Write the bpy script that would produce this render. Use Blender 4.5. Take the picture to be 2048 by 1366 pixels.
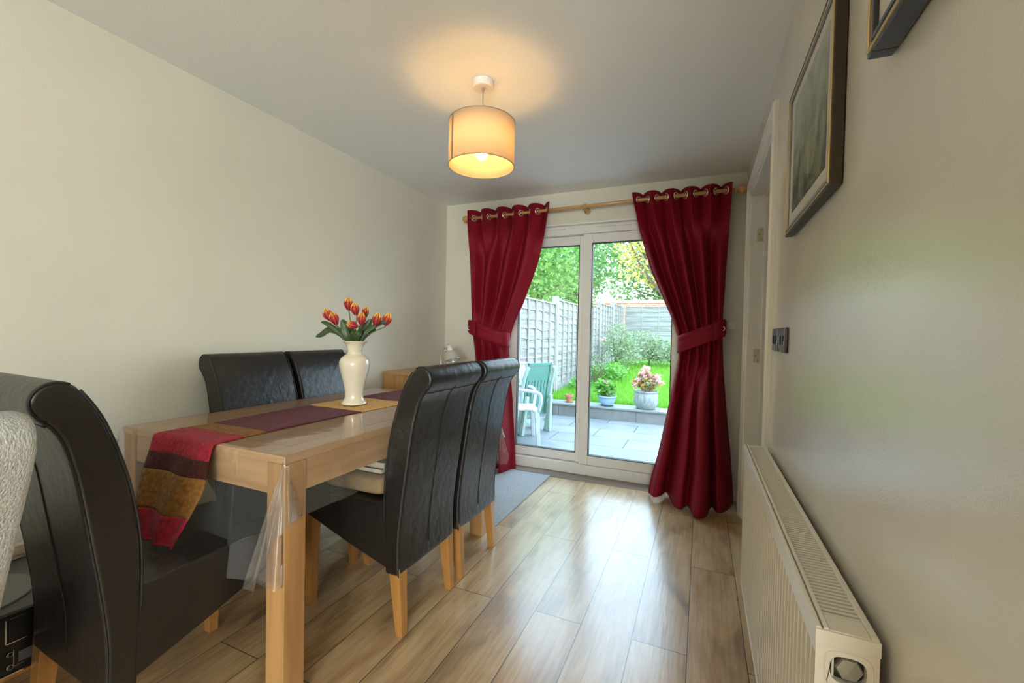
import bpy, bmesh, math, random
from mathutils import Vector, Matrix, noise
PI = math.pi
random.seed(7)
for o in list(bpy.data.objects): bpy.data.objects.remove(o)
C = bpy.context.scene.collection
S = bpy.context.scene

# ------------------------------------------------------------------ camera
F_PX, YAW, PITCH, ROLL, EYE = 867.07, 0.412, -0.020, 0.021, 1.202
cy, sy, cp, sp = math.cos(YAW), math.sin(YAW), math.cos(PITCH), math.sin(PITCH)
fw = Vector((-sy*cp, cy*cp, sp)); rt = Vector((cy, sy, 0)); up = rt.cross(fw)
cr, sr = math.cos(ROLL), math.sin(ROLL)
R2, U2 = rt*cr + up*sr, -rt*sr + up*cr
cam = bpy.data.cameras.new('camera'); camo = bpy.data.objects.new('camera', cam); C.objects.link(camo)
cam.sensor_width = 36; cam.lens = F_PX/2048*36; cam.clip_start = 0.02; cam.clip_end = 200
camo.matrix_world = Matrix(((R2.x, U2.x, -fw.x, 0), (R2.y, U2.y, -fw.y, 0), (R2.z, U2.z, -fw.z, EYE), (0, 0, 0, 1)))
S.camera = camo
# ------------------------------------------------------------------ exposure, sky, added front lamp
S.view_settings.view_transform = 'Standard'; S.view_settings.look = 'None'
S.view_settings.gamma = 1.0; S.view_settings.use_curve_mapping = False
S.view_settings.exposure = 0.28
SKY = 8.3
w = bpy.data.worlds.new('sky'); S.world = w; w.use_nodes = True
nt = w.node_tree; nt.nodes.clear()
wo = nt.nodes.new('ShaderNodeOutputWorld'); wb = nt.nodes.new('ShaderNodeBackground')
tc = nt.nodes.new('ShaderNodeTexCoord'); sx = nt.nodes.new('ShaderNodeSeparateXYZ'); rp = nt.nodes.new('ShaderNodeValToRGB')
nt.links.new(tc.outputs['Generated'], sx.inputs[0]); nt.links.new(sx.outputs[2], rp.inputs[0])
rp.color_ramp.elements[0].position = 0.0; rp.color_ramp.elements[0].color = (.30, .32, .30, 1)
rp.color_ramp.elements[1].position = 0.75; rp.color_ramp.elements[1].color = (.56, .74, 1.0, 1)
e = rp.color_ramp.elements.new(0.02); e.color = (.62, .68, .72, 1)
e = rp.color_ramp.elements.new(0.30); e.color = (.68, .82, 1.0, 1)
nt.links.new(rp.outputs[0], wb.inputs[0]); wb.inputs[1].default_value = SKY
nt.links.new(wb.outputs[0], wo.inputs[0])

def area(name, loc, rot, sx_, sy_, power, col):
    l = bpy.data.lights.new(name, 'AREA'); l.shape = 'RECTANGLE'; l.size = sx_; l.size_y = sy_; l.energy = power; l.color = col
    o = bpy.data.objects.new(name, l); C.objects.link(o); o.location = loc; o.rotation_euler = rot; return o
# added area lamp behind the camera, lifting the indoor light through an invented window
area('added_front_lamp', (1.30, -4.25, 1.4), (math.radians(122), 0, math.radians(12)), 2.3, 1.6, 340, (1.0, .97, .92))

# ------------------------------------------------------------------ materials
def new(name):
    m = bpy.data.materials.new(name); m.use_nodes = True
    return m, m.node_tree, m.node_tree.nodes['Principled BSDF']
def mat(name, col, rough=.5, metal=0, coat=0, sheen=0, noise_amt=0, noise_scale=8, bump=0, bump_scale=60, stretch=(1,1,1), trans=0, spec=.5, col2=None, island=False):
    m, t, b = new(name); N, L = t.nodes, t.links
    b.inputs['Base Color'].default_value = (*col, 1); b.inputs['Roughness'].default_value = rough
    b.inputs['Metallic'].default_value = metal; b.inputs['Coat Weight'].default_value = coat; b.inputs['Coat Roughness'].default_value = .15
    b.inputs['Sheen Weight'].default_value = sheen; b.inputs['Specular IOR Level'].default_value = spec
    b.inputs['Transmission Weight'].default_value = trans
    if noise_amt or bump:
        g = N.new('ShaderNodeTexCoord'); mp = N.new('ShaderNodeMapping'); mp.inputs['Scale'].default_value = stretch
        L.new(g.outputs['Object'], mp.inputs[0])
    if noise_amt:
        n = N.new('ShaderNodeTexNoise'); n.inputs['Scale'].default_value = noise_scale; n.inputs['Detail'].default_value = 6
        L.new(mp.outputs[0], n.inputs['Vector'])
        r = N.new('ShaderNodeValToRGB'); r.color_ramp.elements[0].position = .3; r.color_ramp.elements[1].position = .7
        c2 = col2 or tuple(c*(1-noise_amt) for c in col)
        r.color_ramp.elements[0].color = (*c2, 1); r.color_ramp.elements[1].color = (*col, 1)
        L.new(n.outputs[0], r.inputs[0]); L.new(r.outputs[0], b.inputs['Base Color'])
    if island and col2:
        gi = N.new('ShaderNodeNewGeometry'); mx = N.new('ShaderNodeValToRGB')
        mx.color_ramp.elements[0].color = (*col, 1); mx.color_ramp.elements[1].color = (*col2, 1)
        L.new(gi.outputs['Random Per Island'], mx.inputs[0]); L.new(mx.outputs[0], b.inputs['Base Color'])
    if bump:
        n2 = N.new('ShaderNodeTexNoise'); n2.inputs['Scale'].default_value = bump_scale; n2.inputs['Detail'].default_value = 4
        L.new(mp.outputs[0], n2.inputs['Vector'])
        bp = N.new('ShaderNodeBump'); bp.inputs['Strength'].default_value = bump; bp.inputs['Distance'].default_value = .01
        L.new(n2.outputs[0], bp.inputs['Height']); L.new(bp.outputs[0], b.inputs['Normal'])
    return m
def wood(name, light, dark, axis=2, rough=.45, scale=1.0, coat=0):
    m, t, b = new(name); N, L = t.nodes, t.links
    g = N.new('ShaderNodeTexCoord'); mp = N.new('ShaderNodeMapping')
    s = [22*scale]*3; s[axis] = 1.6*scale; mp.inputs['Scale'].default_value = s
    n = N.new('ShaderNodeTexNoise'); n.inputs['Scale'].default_value = 1.0; n.inputs['Detail'].default_value = 8; n.inputs['Distortion'].default_value = .6
    r = N.new('ShaderNodeValToRGB'); r.color_ramp.elements[0].position = .32; r.color_ramp.elements[1].position = .62
    r.color_ramp.elements[0].color = (*dark, 1); r.color_ramp.elements[1].color = (*light, 1)
    L.new(g.outputs['Object'], mp.inputs[0]); L.new(mp.outputs[0], n.inputs['Vector']); L.new(n.outputs[0], r.inputs[0])
    L.new(r.outputs[0], b.inputs['Base Color']); b.inputs['Roughness'].default_value = rough; b.inputs['Coat Weight'].default_value = coat
    bp = N.new('ShaderNodeBump'); bp.inputs['Strength'].default_value = .12; bp.inputs['Distance'].default_value = .004
    L.new(n.outputs[0], bp.inputs['Height']); L.new(bp.outputs[0], b.inputs['Normal'])
    return m
M = {}
M['wall'] = mat('cream_wall_paint', (.69, .665, .575), .55, noise_amt=.05, noise_scale=2.5, bump=.06, bump_scale=180)
M['wall_sheen'] = mat('cream_silk_wall_paint', (.70, .66, .575), .20, noise_amt=.07, noise_scale=4, bump=.07, bump_scale=260, spec=1.0)
M['ceiling'] = mat('white_ceiling_paint', (.86, .87, .87), .7, bump=.08, bump_scale=140)
M['gloss'] = mat('white_gloss_paint', (.80, .78, .73), .3, bump=.02, bump_scale=40)
M['upvc'] = mat('white_plastic_frame', (.78, .77, .75), .3, coat=.2)
M['rubber'] = mat('black_rubber', (.02, .02, .02), .6)
M['oak'] = wood('light_oak', (.48, .265, .105), (.34, .17, .062), 2, .4)
M['oak_y'] = wood('light_oak_along', (.53, .32, .155), (.39, .22, .095), 1, .38)
M['oak_x'] = wood('light_oak_across', (.53, .32, .155), (.39, .22, .095), 0, .38)
M['leg'] = wood('honey_leg_wood', (.43, .20, .055), (.31, .135, .035), 2, .35, coat=.3)
M['pole'] = wood('varnished_pine', (.62, .36, .14), (.46, .24, .08), 0, .3, coat=.5)
M['leather'] = mat('black_brown_leather', (.014, .011, .010), .36, noise_amt=.3, noise_scale=30, bump=.28, bump_scale=26, spec=.6)
M['seam'] = mat('stitched_seam', (.008, .007, .007), .7)
M['red'] = mat('crimson_curtain_cloth', (.235, .003, .015), .65, spec=.25, sheen=.0, noise_amt=.12, noise_scale=60, bump=.1, bump_scale=300)
M['steel'] = mat('brushed_steel_ring', (.78, .76, .72), .25, metal=.8)
M['ceramic'] = mat('cream_glazed_ceramic', (.74, .66, .53), .14, coat=.5)
M['white_pl'] = mat('white_garden_plastic', (.50, .54, .55), .4)
M['green_pl'] = mat('green_garden_plastic', (.10, .26, .21), .4, noise_amt=.15, noise_scale=4)
M['palegreen_pl'] = mat('pale_green_plastic', (.36, .48, .42), .45)
M['rad'] = mat('cream_enamelled_steel', (.72, .655, .54), .35)
M['black_pl'] = mat('black_plastic', (.010, .012, .013), .3)
M['grey_pl'] = mat('dark_grey_top_plastic', (.10, .10, .095), .45, bump=.2, bump_scale=400)
M['chrome'] = mat('chrome', (.8, .8, .8), .15, metal=1)
M['terracotta'] = mat('terracotta', (.55, .23, .13), .8, noise_amt=.3, noise_scale=20)
M['bluepot'] = mat('pale_blue_plastic_pot', (.30, .45, .62), .45)
M['glazepot'] = mat('speckled_glazed_pot', (.36, .40, .38), .3, noise_amt=.6, noise_scale=30, stretch=(1,1,.25), col2=(.17, .19, .18))
M['soil'] = mat('potting_soil', (.05, .035, .025), .95, bump=.8, bump_scale=60)
M['conc'] = mat('concrete_post', (.36, .345, .32), .9, noise_amt=.25, noise_scale=14, bump=.3, bump_scale=60)
M['fence'] = wood('weathered_grey_fence_wood', (.34, .315, .29), (.18, .165, .15), 1, .85, 1.2)
M['fence_x'] = wood('weathered_grey_fence_board', (.34, .34, .32), (.20, .19, .175), 0, .85, 1.2)
M['batten'] = wood('weathered_batten', (.36, .34, .31), (.25, .23, .21), 2, .85)
M['tulip_stem'] = mat('tulip_stem_green', (.09, .16, .06), .5)
M['tulip_leaf'] = mat('tulip_leaf_green', (.045, .085, .022), .4, noise_amt=.4, noise_scale=12, stretch=(4,4,1))
M['stem'] = mat('garden_stem', (.16, .12, .06), .8)
M['bark'] = mat('tree_bark', (.12, .095, .07), .9, noise_amt=.4, noise_scale=10, bump=.5, bump_scale=20)

def leafmat(name, c1, c2, trans=.35):
    m, t, b = new(name); N, L = t.nodes, t.links
    gi = N.new('ShaderNodeNewGeometry'); r = N.new('ShaderNodeValToRGB')
    r.color_ramp.elements[0].color = (*c1, 1); r.color_ramp.elements[1].color = (*c2, 1)
    L.new(gi.outputs['Random Per Island'], r.inputs[0]); L.new(r.outputs[0], b.inputs['Base Color']); b.inputs['Roughness'].default_value = .45
    tr = N.new('ShaderNodeBsdfTranslucent'); L.new(r.outputs[0], tr.inputs[0]); mx = N.new('ShaderNodeMixShader'); mx.inputs[0].default_value = trans
    L.new(b.outputs[0], mx.inputs[1]); L.new(tr.outputs[0], mx.inputs[2]); L.new(mx.outputs[0], N['Material Output'].inputs[0])
    return m
M['leaf_green'] = leafmat('hedge_leaf', (.07, .20, .03), (.26, .46, .10))
M['leaf_dark'] = leafmat('dark_leaf', (.04, .15, .03), (.16, .34, .08))
M['leaf_autumn'] = leafmat('autumn_leaf', (.28, .38, .06), (.72, .55, .12))
M['leaf_sage'] = leafmat('sage_leaf', (.12, .23, .08), (.42, .50, .30))
M['leaf_bright'] = leafmat('bright_leaf', (.07, .26, .02), (.25, .52, .10))
M['leaf_begonia'] = leafmat('begonia_leaf', (.35, .34, .08), (.55, .28, .08))
M['petal_pink'] = leafmat('pink_petal', (.85, .36, .36), (.95, .72, .70), .3)
M['grass'] = leafmat('grass_blade', (.10, .34, .02), (.30, .60, .06), .3)

def floor_mat():
    m, t, b = new('laminate_oak_planks'); N, L = t.nodes, t.links
    g = N.new('ShaderNodeTexCoord'); s = N.new('ShaderNodeSeparateXYZ'); L.new(g.outputs['Object'], s.inputs[0])
    def add(sock, v):
        a = N.new('ShaderNodeMath'); a.operation = 'ADD'; L.new(sock, a.inputs[0]); a.inputs[1].default_value = v; return a.outputs[0]
    c = N.new('ShaderNodeCombineXYZ'); L.new(add(s.outputs[1], -1.75+13.8), c.inputs[0]); L.new(add(s.outputs[0], .629+.2035*21), c.inputs[1])
    br = N.new('ShaderNodeTexBrick'); L.new(c.outputs[0], br.inputs['Vector'])
    br.inputs['Scale'].default_value = 1; br.inputs['Brick Width'].default_value = 1.38; br.inputs['Row Height'].default_value = .2035
    br.inputs['Mortar Size'].default_value = .0016; br.inputs['Mortar Smooth'].default_value = 0.1; br.offset = .5; br.offset_frequency = 2
    br.inputs['Color1'].default_value = (0, 0, 0, 1); br.inputs['Color2'].default_value = (1, 1, 1, 1); br.inputs['Mortar'].default_value = (.5, .5, .5, 1)
    # broad blotches + fine grain along the plank, shifted per plank
    sc = N.new('ShaderNodeVectorMath'); sc.operation = 'SCALE'; L.new(br.outputs['Color'], sc.inputs[0]); sc.inputs['Scale'].default_value = 9
    av = N.new('ShaderNodeVectorMath'); L.new(g.outputs['Object'], av.inputs[0]); L.new(sc.outputs[0], av.inputs[1])
    mp = N.new('ShaderNodeMapping'); mp.inputs['Scale'].default_value = (5, 1.6, 1); L.new(av.outputs[0], mp.inputs[0])
    n1 = N.new('ShaderNodeTexNoise'); n1.inputs['Scale'].default_value = 1.3; n1.inputs['Detail'].default_value = 5; n1.inputs['Distortion'].default_value = .8; L.new(mp.outputs[0], n1.inputs['Vector'])
    mp2 = N.new('ShaderNodeMapping'); mp2.inputs['Scale'].default_value = (70, 4, 1); L.new(av.outputs[0], mp2.inputs[0])
    n2 = N.new('ShaderNodeTexNoise'); n2.inputs['Scale'].default_value = 1; n2.inputs['Detail'].default_value = 6; n2.inputs['Distortion'].default_value = .5; L.new(mp2.outputs[0], n2.inputs['Vector'])
    r = N.new('ShaderNodeValToRGB'); els = r.color_ramp.elements
    els[0].position = .25; els[0].color = (.24, .15, .08, 1); els[1].position = .72; els[1].color = (.66, .465, .26, 1)
    e = els.new(.47); e.color = (.52, .335, .165, 1); L.new(n1.outputs[0], r.inputs[0])
    mg = N.new('ShaderNodeMix'); mg.data_type = 'RGBA'; mg.blend_type = 'SOFT_LIGHT'; mg.inputs[0].default_value = .75
    L.new(r.outputs[0], mg.inputs[6]); L.new(n2.outputs[0], mg.inputs[7])
    tint = N.new('ShaderNodeMix'); tint.data_type = 'RGBA'; tint.blend_type = 'MULTIPLY'; tint.inputs[0].default_value = .35
    L.new(mg.outputs[2], tint.inputs[6]); tr = N.new('ShaderNodeValToRGB'); tr.color_ramp.elements[0].color = (.72, .72, .74, 1); L.new(br.outputs['Color'], tr.inputs[0]); L.new(tr.outputs[0], tint.inputs[7])
    mo = N.new('ShaderNodeMix'); mo.data_type = 'RGBA'; L.new(br.outputs['Fac'], mo.inputs[0]); L.new(tint.outputs[2], mo.inputs[6]); mo.inputs[7].default_value = (.05, .04, .03, 1)
    L.new(mo.outputs[2], b.inputs['Base Color']); b.inputs['Roughness'].default_value = .33
    b.inputs['Coat Weight'].default_value = .85; b.inputs['Coat Roughness'].default_value = .2; b.inputs['Coat IOR'].default_value = 1.5
    bp = N.new('ShaderNodeBump'); bp.inputs['Strength'].default_value = .12; bp.inputs['Distance'].default_value = .003
    L.new(n2.outputs[0], bp.inputs['Height'])
    inv = N.new('ShaderNodeMath'); inv.operation = 'MULTIPLY'; L.new(br.outputs['Fac'], inv.inputs[0]); inv.inputs[1].default_value = -1
    bp2 = N.new('ShaderNodeBump'); bp2.inputs['Strength'].default_value = .5; bp2.inputs['Distance'].default_value = .002
    L.new(inv.outputs[0], bp2.inputs['Height']); L.new(bp.outputs[0], bp2.inputs['Normal'])
    L.new(bp2.outputs[0], b.inputs['Normal']); L.new(bp2.outputs[0], b.inputs['Coat Normal'])
    return m
def brick_mat(name, c1, c2, mortar, bw, rh, ms, swap, rough=.8, noise_s=6, noise_c=.3, off=.5, bump=.6, shift=(0, 0)):
    m, t, b = new(name); N, L = t.nodes, t.links
    g = N.new('ShaderNodeTexCoord'); s = N.new('ShaderNodeSeparateXYZ'); L.new(g.outputs['Object'], s.inputs[0])
    c = N.new('ShaderNodeCombineXYZ'); ax = N.new('ShaderNodeMath'); ay = N.new('ShaderNodeMath')
    L.new(s.outputs[swap[0]], ax.inputs[0]); ax.inputs[1].default_value = shift[0]; L.new(s.outputs[swap[1]], ay.inputs[0]); ay.inputs[1].default_value = shift[1]
    L.new(ax.outputs[0], c.inputs[0]); L.new(ay.outputs[0], c.inputs[1])
    br = N.new('ShaderNodeTexBrick'); L.new(c.outputs[0], br.inputs['Vector']); br.inputs['Scale'].default_value = 1
    br.inputs['Brick Width'].default_value = bw; br.inputs['Row Height'].default_value = rh; br.inputs['Mortar Size'].default_value = ms; br.offset = off
    br.inputs['Color1'].default_value = (*c1, 1); br.inputs['Color2'].default_value = (*c2, 1); br.inputs['Mortar'].default_value = (*mortar, 1)
    n = N.new('ShaderNodeTexNoise'); n.inputs['Scale'].default_value = noise_s; n.inputs['Detail'].default_value = 6; L.new(g.outputs['Object'], n.inputs['Vector'])
    mx = N.new('ShaderNodeMix'); mx.data_type = 'RGBA'; mx.blend_type = 'OVERLAY'; mx.inputs[0].default_value = noise_c
    L.new(br.outputs['Color'], mx.inputs[6]); L.new(n.outputs[0], mx.inputs[7]); L.new(mx.outputs[2], b.inputs['Base Color']); b.inputs['Roughness'].default_value = rough
    iv = N.new('ShaderNodeMath'); iv.operation = 'SUBTRACT'; iv.inputs[0].default_value = 1; L.new(br.outputs['Fac'], iv.inputs[1])
    bp = N.new('ShaderNodeBump'); bp.inputs['Strength'].default_value = bump; bp.inputs['Distance'].default_value = .01
    L.new(iv.outputs[0], bp.inputs['Height']); L.new(bp.outputs[0], b.inputs['Normal'])
    return m
M['floor'] = floor_mat()
M['paving'] = brick_mat('grey_porcelain_paving', (.215, .23, .235), (.18, .195, .20), (.05, .05, .05), .9, .45, .006, (0, 1), .55, 3, .35, shift=(.35, .33))
M['stepface'] = brick_mat('grey_step_tile', (.22, .215, .205), (.17, .17, .165), (.10, .10, .10), 1.2, .6, .005, (0, 2), .6, 5, .5, shift=(.27, .3))
M['brick'] = brick_mat('red_brick', (.50, .20, .13), (.62, .34, .24), (.55, .50, .44), .225, .075, .008, (0, 2), .9, 10, .3)
M['soldier'] = brick_mat('orange_coping_brick', (.72, .42, .25), (.80, .52, .34), (.60, .52, .42), .075, .4, .006, (0, 2), .9, 10, .2, off=0)

def schlick(N, L, f0, k=1.0, nrm=None):
    lw = N.new('ShaderNodeLayerWeight'); lw.inputs[0].default_value = .5
    if nrm: L.new(nrm, lw.inputs[1])
    p = N.new('ShaderNodeMath'); p.operation = 'POWER'; L.new(lw.outputs['Facing'], p.inputs[0]); p.inputs[1].default_value = 5
    q = N.new('ShaderNodeMath'); q.operation = 'MULTIPLY_ADD'; L.new(p.outputs[0], q.inputs[0]); q.inputs[1].default_value = k-f0; q.inputs[2].default_value = f0
    return q.outputs[0]
def glass_mat(name, tint, refl=.04, k=1.0):
    m, t, b = new(name); N, L = t.nodes, t.links
    N.remove(b); tr = N.new('ShaderNodeBsdfTransparent'); tr.inputs[0].default_value = (*tint, 1)
    gl = N.new('ShaderNodeBsdfGlossy'); gl.inputs['Roughness'].default_value = .02
    mx = N.new('ShaderNodeMixShader'); L.new(schlick(N, L, refl, k), mx.inputs[0]); L.new(tr.outputs[0], mx.inputs[1]); L.new(gl.outputs[0], mx.inputs[2]); L.new(mx.outputs[0], N['Material Output'].inputs[0])
    return m
M['glass'] = glass_mat('window_glass', (.90, .95, .94))
M['art_glass'] = glass_mat('anti_reflection_glass', (.98, .98, .98), .01, .12)
def cloth_mat():
    m, t, b = new('clear_plastic_film'); N, L = t.nodes, t.links
    tr = N.new('ShaderNodeBsdfTransparent'); tr.inputs[0].default_value = (.97, .97, .97, 1)
    b.inputs['Base Color'].default_value = (.85, .85, .85, 1); b.inputs['Roughness'].default_value = .08; b.inputs['Specular IOR Level'].default_value = 1.0
    g = N.new('ShaderNodeTexCoord'); n = N.new('ShaderNodeTexNoise'); n.inputs['Scale'].default_value = 5; n.inputs['Detail'].default_value = 3; L.new(g.outputs['Object'], n.inputs['Vector'])
    bp = N.new('ShaderNodeBump'); bp.inputs['Strength'].default_value = .12; bp.inputs['Distance'].default_value = .012; L.new(n.outputs[0], bp.inputs['Height'])
    gl = N.new('ShaderNodeBsdfGlossy'); gl.inputs['Roughness'].default_value = .05; L.new(bp.outputs[0], gl.inputs['Normal'])
    df = N.new('ShaderNodeBsdfDiffuse'); df.inputs[0].default_value = (.8, .8, .8, 1)
    m1 = N.new('ShaderNodeMixShader'); m1.inputs[0].default_value = .05; L.new(tr.outputs[0], m1.inputs[1]); L.new(df.outputs[0], m1.inputs[2])
    m2 = N.new('ShaderNodeMixShader'); L.new(schlick(N, L, .09, 1.0, bp.outputs[0]), m2.inputs[0]); L.new(m1.outputs[0], m2.inputs[1]); L.new(gl.outputs[0], m2.inputs[2])
    N.remove(b); L.new(m2.outputs[0], N['Material Output'].inputs[0])
    return m
M['film'] = cloth_mat()
def shade_mat():
    m, t, b = new('cream_lampshade_fabric'); N, L = t.nodes, t.links
    b.inputs['Base Color'].default_value = (.72, .62, .47, 1); b.inputs['Roughness'].default_value = .8
    tr = N.new('ShaderNodeBsdfTranslucent'); tr.inputs[0].default_value = (.80, .66, .45, 1)
    mx = N.new('ShaderNodeMixShader'); mx.inputs[0].default_value = .5
    L.new(b.outputs[0], mx.inputs[1]); L.new(tr.outputs[0], mx.inputs[2]); L.new(mx.outputs[0], N['Material Output'].inputs[0]); return m
M['shade'] = shade_mat()
def emit(name, col, s):
    m, t, b = new(name); b.inputs['Emission Color'].default_value = (*col, 1); b.inputs['Emission Strength'].default_value = s; b.inputs['Base Color'].default_value = (.9, .9, .9, 1); return m
M['bulb'] = emit('lit_bulb', (1.0, .58, .19), 82)
def tulip_mat():
    m, t, b = new('tulip_petal'); N, L = t.nodes, t.links
    uv = N.new('ShaderNodeUVMap'); s = N.new('ShaderNodeSeparateXYZ'); L.new(uv.outputs[0], s.inputs[0])
    n = N.new('ShaderNodeTexNoise'); n.inputs['Scale'].default_value = 9; mp = N.new('ShaderNodeMapping'); mp.inputs['Scale'].default_value = (2.5, .35, 1); L.new(uv.outputs[0], mp.inputs[0]); L.new(mp.outputs[0], n.inputs['Vector'])
    a = N.new('ShaderNodeMath'); a.operation = 'MULTIPLY_ADD'; L.new(n.outputs[0], a.inputs[0]); a.inputs[1].default_value = .55; L.new(s.outputs[1], a.inputs[2])
    r = N.new('ShaderNodeValToRGB'); e = r.color_ramp.elements; e[0].position = .70; e[0].color = (.36, .022, .03, 1); e[1].position = 1.38; e[1].color = (.80, .42, .07, 1)
    e2 = e.new(.95); e2.color = (.52, .075, .03, 1)
    L.new(a.outputs[0], r.inputs[0]); L.new(r.outputs[0], b.inputs['Base Color']); b.inputs['Roughness'].default_value = .5; return m
M['petal'] = tulip_mat()
def velvet(name, c, c2, s=70):
    return mat(name, c, .8, spec=.15, sheen=.08, noise_amt=.6, noise_scale=s, col2=c2, bump=.6, bump_scale=90)
M['v_red'] = velvet('crimson_velvet', (.42, .02, .045), (.22, .01, .022))
M['v_gold'] = velvet('gold_brown_velvet', (.30, .13, .02), (.15, .06, .012))
M['v_dark'] = velvet('dark_brown_velvet', (.07, .012, .008), (.035, .008, .006))
M['v_maroon'] = velvet('maroon_satin', (.13, .018, .032), (.085, .012, .02), 25)
M['v_yellow'] = velvet('gold_embroidery', (.78, .52, .16), (.45, .20, .05), 130)
M['tweed'] = mat('grey_tweed', (.56, .55, .53), .95, noise_amt=.5, noise_scale=260, stretch=(1, 1, .35), col2=(.33, .325, .31), bump=.5, bump_scale=320)
M['rug'] = mat('pale_grey_carpet', (.52, .53, .53), .95, noise_amt=.3, noise_scale=90, bump=1.0, bump_scale=160)
M['sill'] = wood('dark_threshold_strip', (.24, .18, .14), (.15, .11, .085), 0, .35)
M['beige'] = mat('beige_suede_cushion', (.30, .20, .10), .9, noise_amt=.25, noise_scale=14, bump=.3, bump_scale=40)
M['creamc'] = mat('cream_cover', (.62, .56, .42), .6)
M['dred'] = mat('dark_red_cover', (.10, .008, .008), .5)
M['card'] = mat('cream_card', (.62, .53, .38), .7)
M['frame_bk'] = mat('black_moulding', (.018, .017, .018), .3, coat=.3)
M['frame_brown'] = mat('dark_bronze_moulding', (.035, .02, .007), .5)
M['gold'] = mat('gilt_moulding', (.62, .44, .18), .28, metal=.8)
M['silver'] = mat('silvered_moulding', (.42, .40, .36), .3, metal=.7)
M['matboard'] = mat('ivory_mount_board', (.66, .62, .55), .8)
M['lampmetal'] = mat('silvery_lamp_metal', (.72, .70, .64), .22, metal=.5)
def art_mat():
    m, t, b = new('faded_watercolour'); N, L = t.nodes, t.links
    g = N.new('ShaderNodeTexCoord'); s = N.new('ShaderNodeSeparateXYZ'); L.new(g.outputs['Object'], s.inputs[0])
    n = N.new('ShaderNodeTexNoise'); n.inputs['Scale'].default_value = 9; n.inputs['Detail'].default_value = 8; n.inputs['Distortion'].default_value = 1.2; L.new(g.outputs['Object'], n.inputs['Vector'])
    a = N.new('ShaderNodeMath'); a.operation = 'MULTIPLY_ADD'; L.new(s.outputs[2], a.inputs[0]); a.inputs[1].default_value = 1.5; L.new(n.outputs[0], a.inputs[2])
    r = N.new('ShaderNodeValToRGB'); e = r.color_ramp.elements; e[0].position = .22; e[0].color = (.07, .085, .06, 1); e[1].position = .8; e[1].color = (.42, .46, .44, 1)
    x = e.new(.38); x.color = (.20, .19, .11, 1); x = e.new(.55); x.color = (.30, .33, .24, 1)
    L.new(a.outputs[0], r.inputs[0]); L.new(r.outputs[0], b.inputs['Base Color']); b.inputs['Roughness'].default_value = .6; 
    return m
M['art'] = art_mat()
M['plate'] = mat('dark_purple_patterned_plate', (.03, .012, .022), .3, coat=.4)
M['motif'] = mat('pale_grey_scroll_motif', (.42, .42, .42), .4)

# ------------------------------------------------------------------ geometry helpers
def link(name, verts, faces, m, parent=None, smooth=False, bevel=0, seg=2, solid=0, subs=0, angle=35):
    me = bpy.data.meshes.new(name); me.from_pydata([tuple(v) for v in verts], [], faces); me.update()
    o = bpy.data.objects.new(name, me); C.objects.link(o)
    for mm in (m if isinstance(m, (list, tuple)) else [m]): me.materials.append(mm)
    if parent: o.parent = parent
    b = bmesh.new(); b.from_mesh(me); bmesh.ops.recalc_face_normals(b, faces=b.faces); b.to_mesh(me); b.free()
    if smooth: me.shade_smooth()
    if solid: s = o.modifiers.new('solid', 'SOLIDIFY'); s.thickness = solid; s.offset = 0
    if bevel:
        s = o.modifiers.new('bevel', 'BEVEL'); s.width = bevel; s.segments = seg; s.limit_method = 'ANGLE'; s.angle_limit = math.radians(angle); s.harden_normals = False
        me.shade_smooth()
        w_ = o.modifiers.new('wn', 'WEIGHTED_NORMAL'); w_.keep_sharp = False
    if subs: s = o.modifiers.new('sub', 'SUBSURF'); s.levels = subs; s.render_levels = subs
    return o
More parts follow.
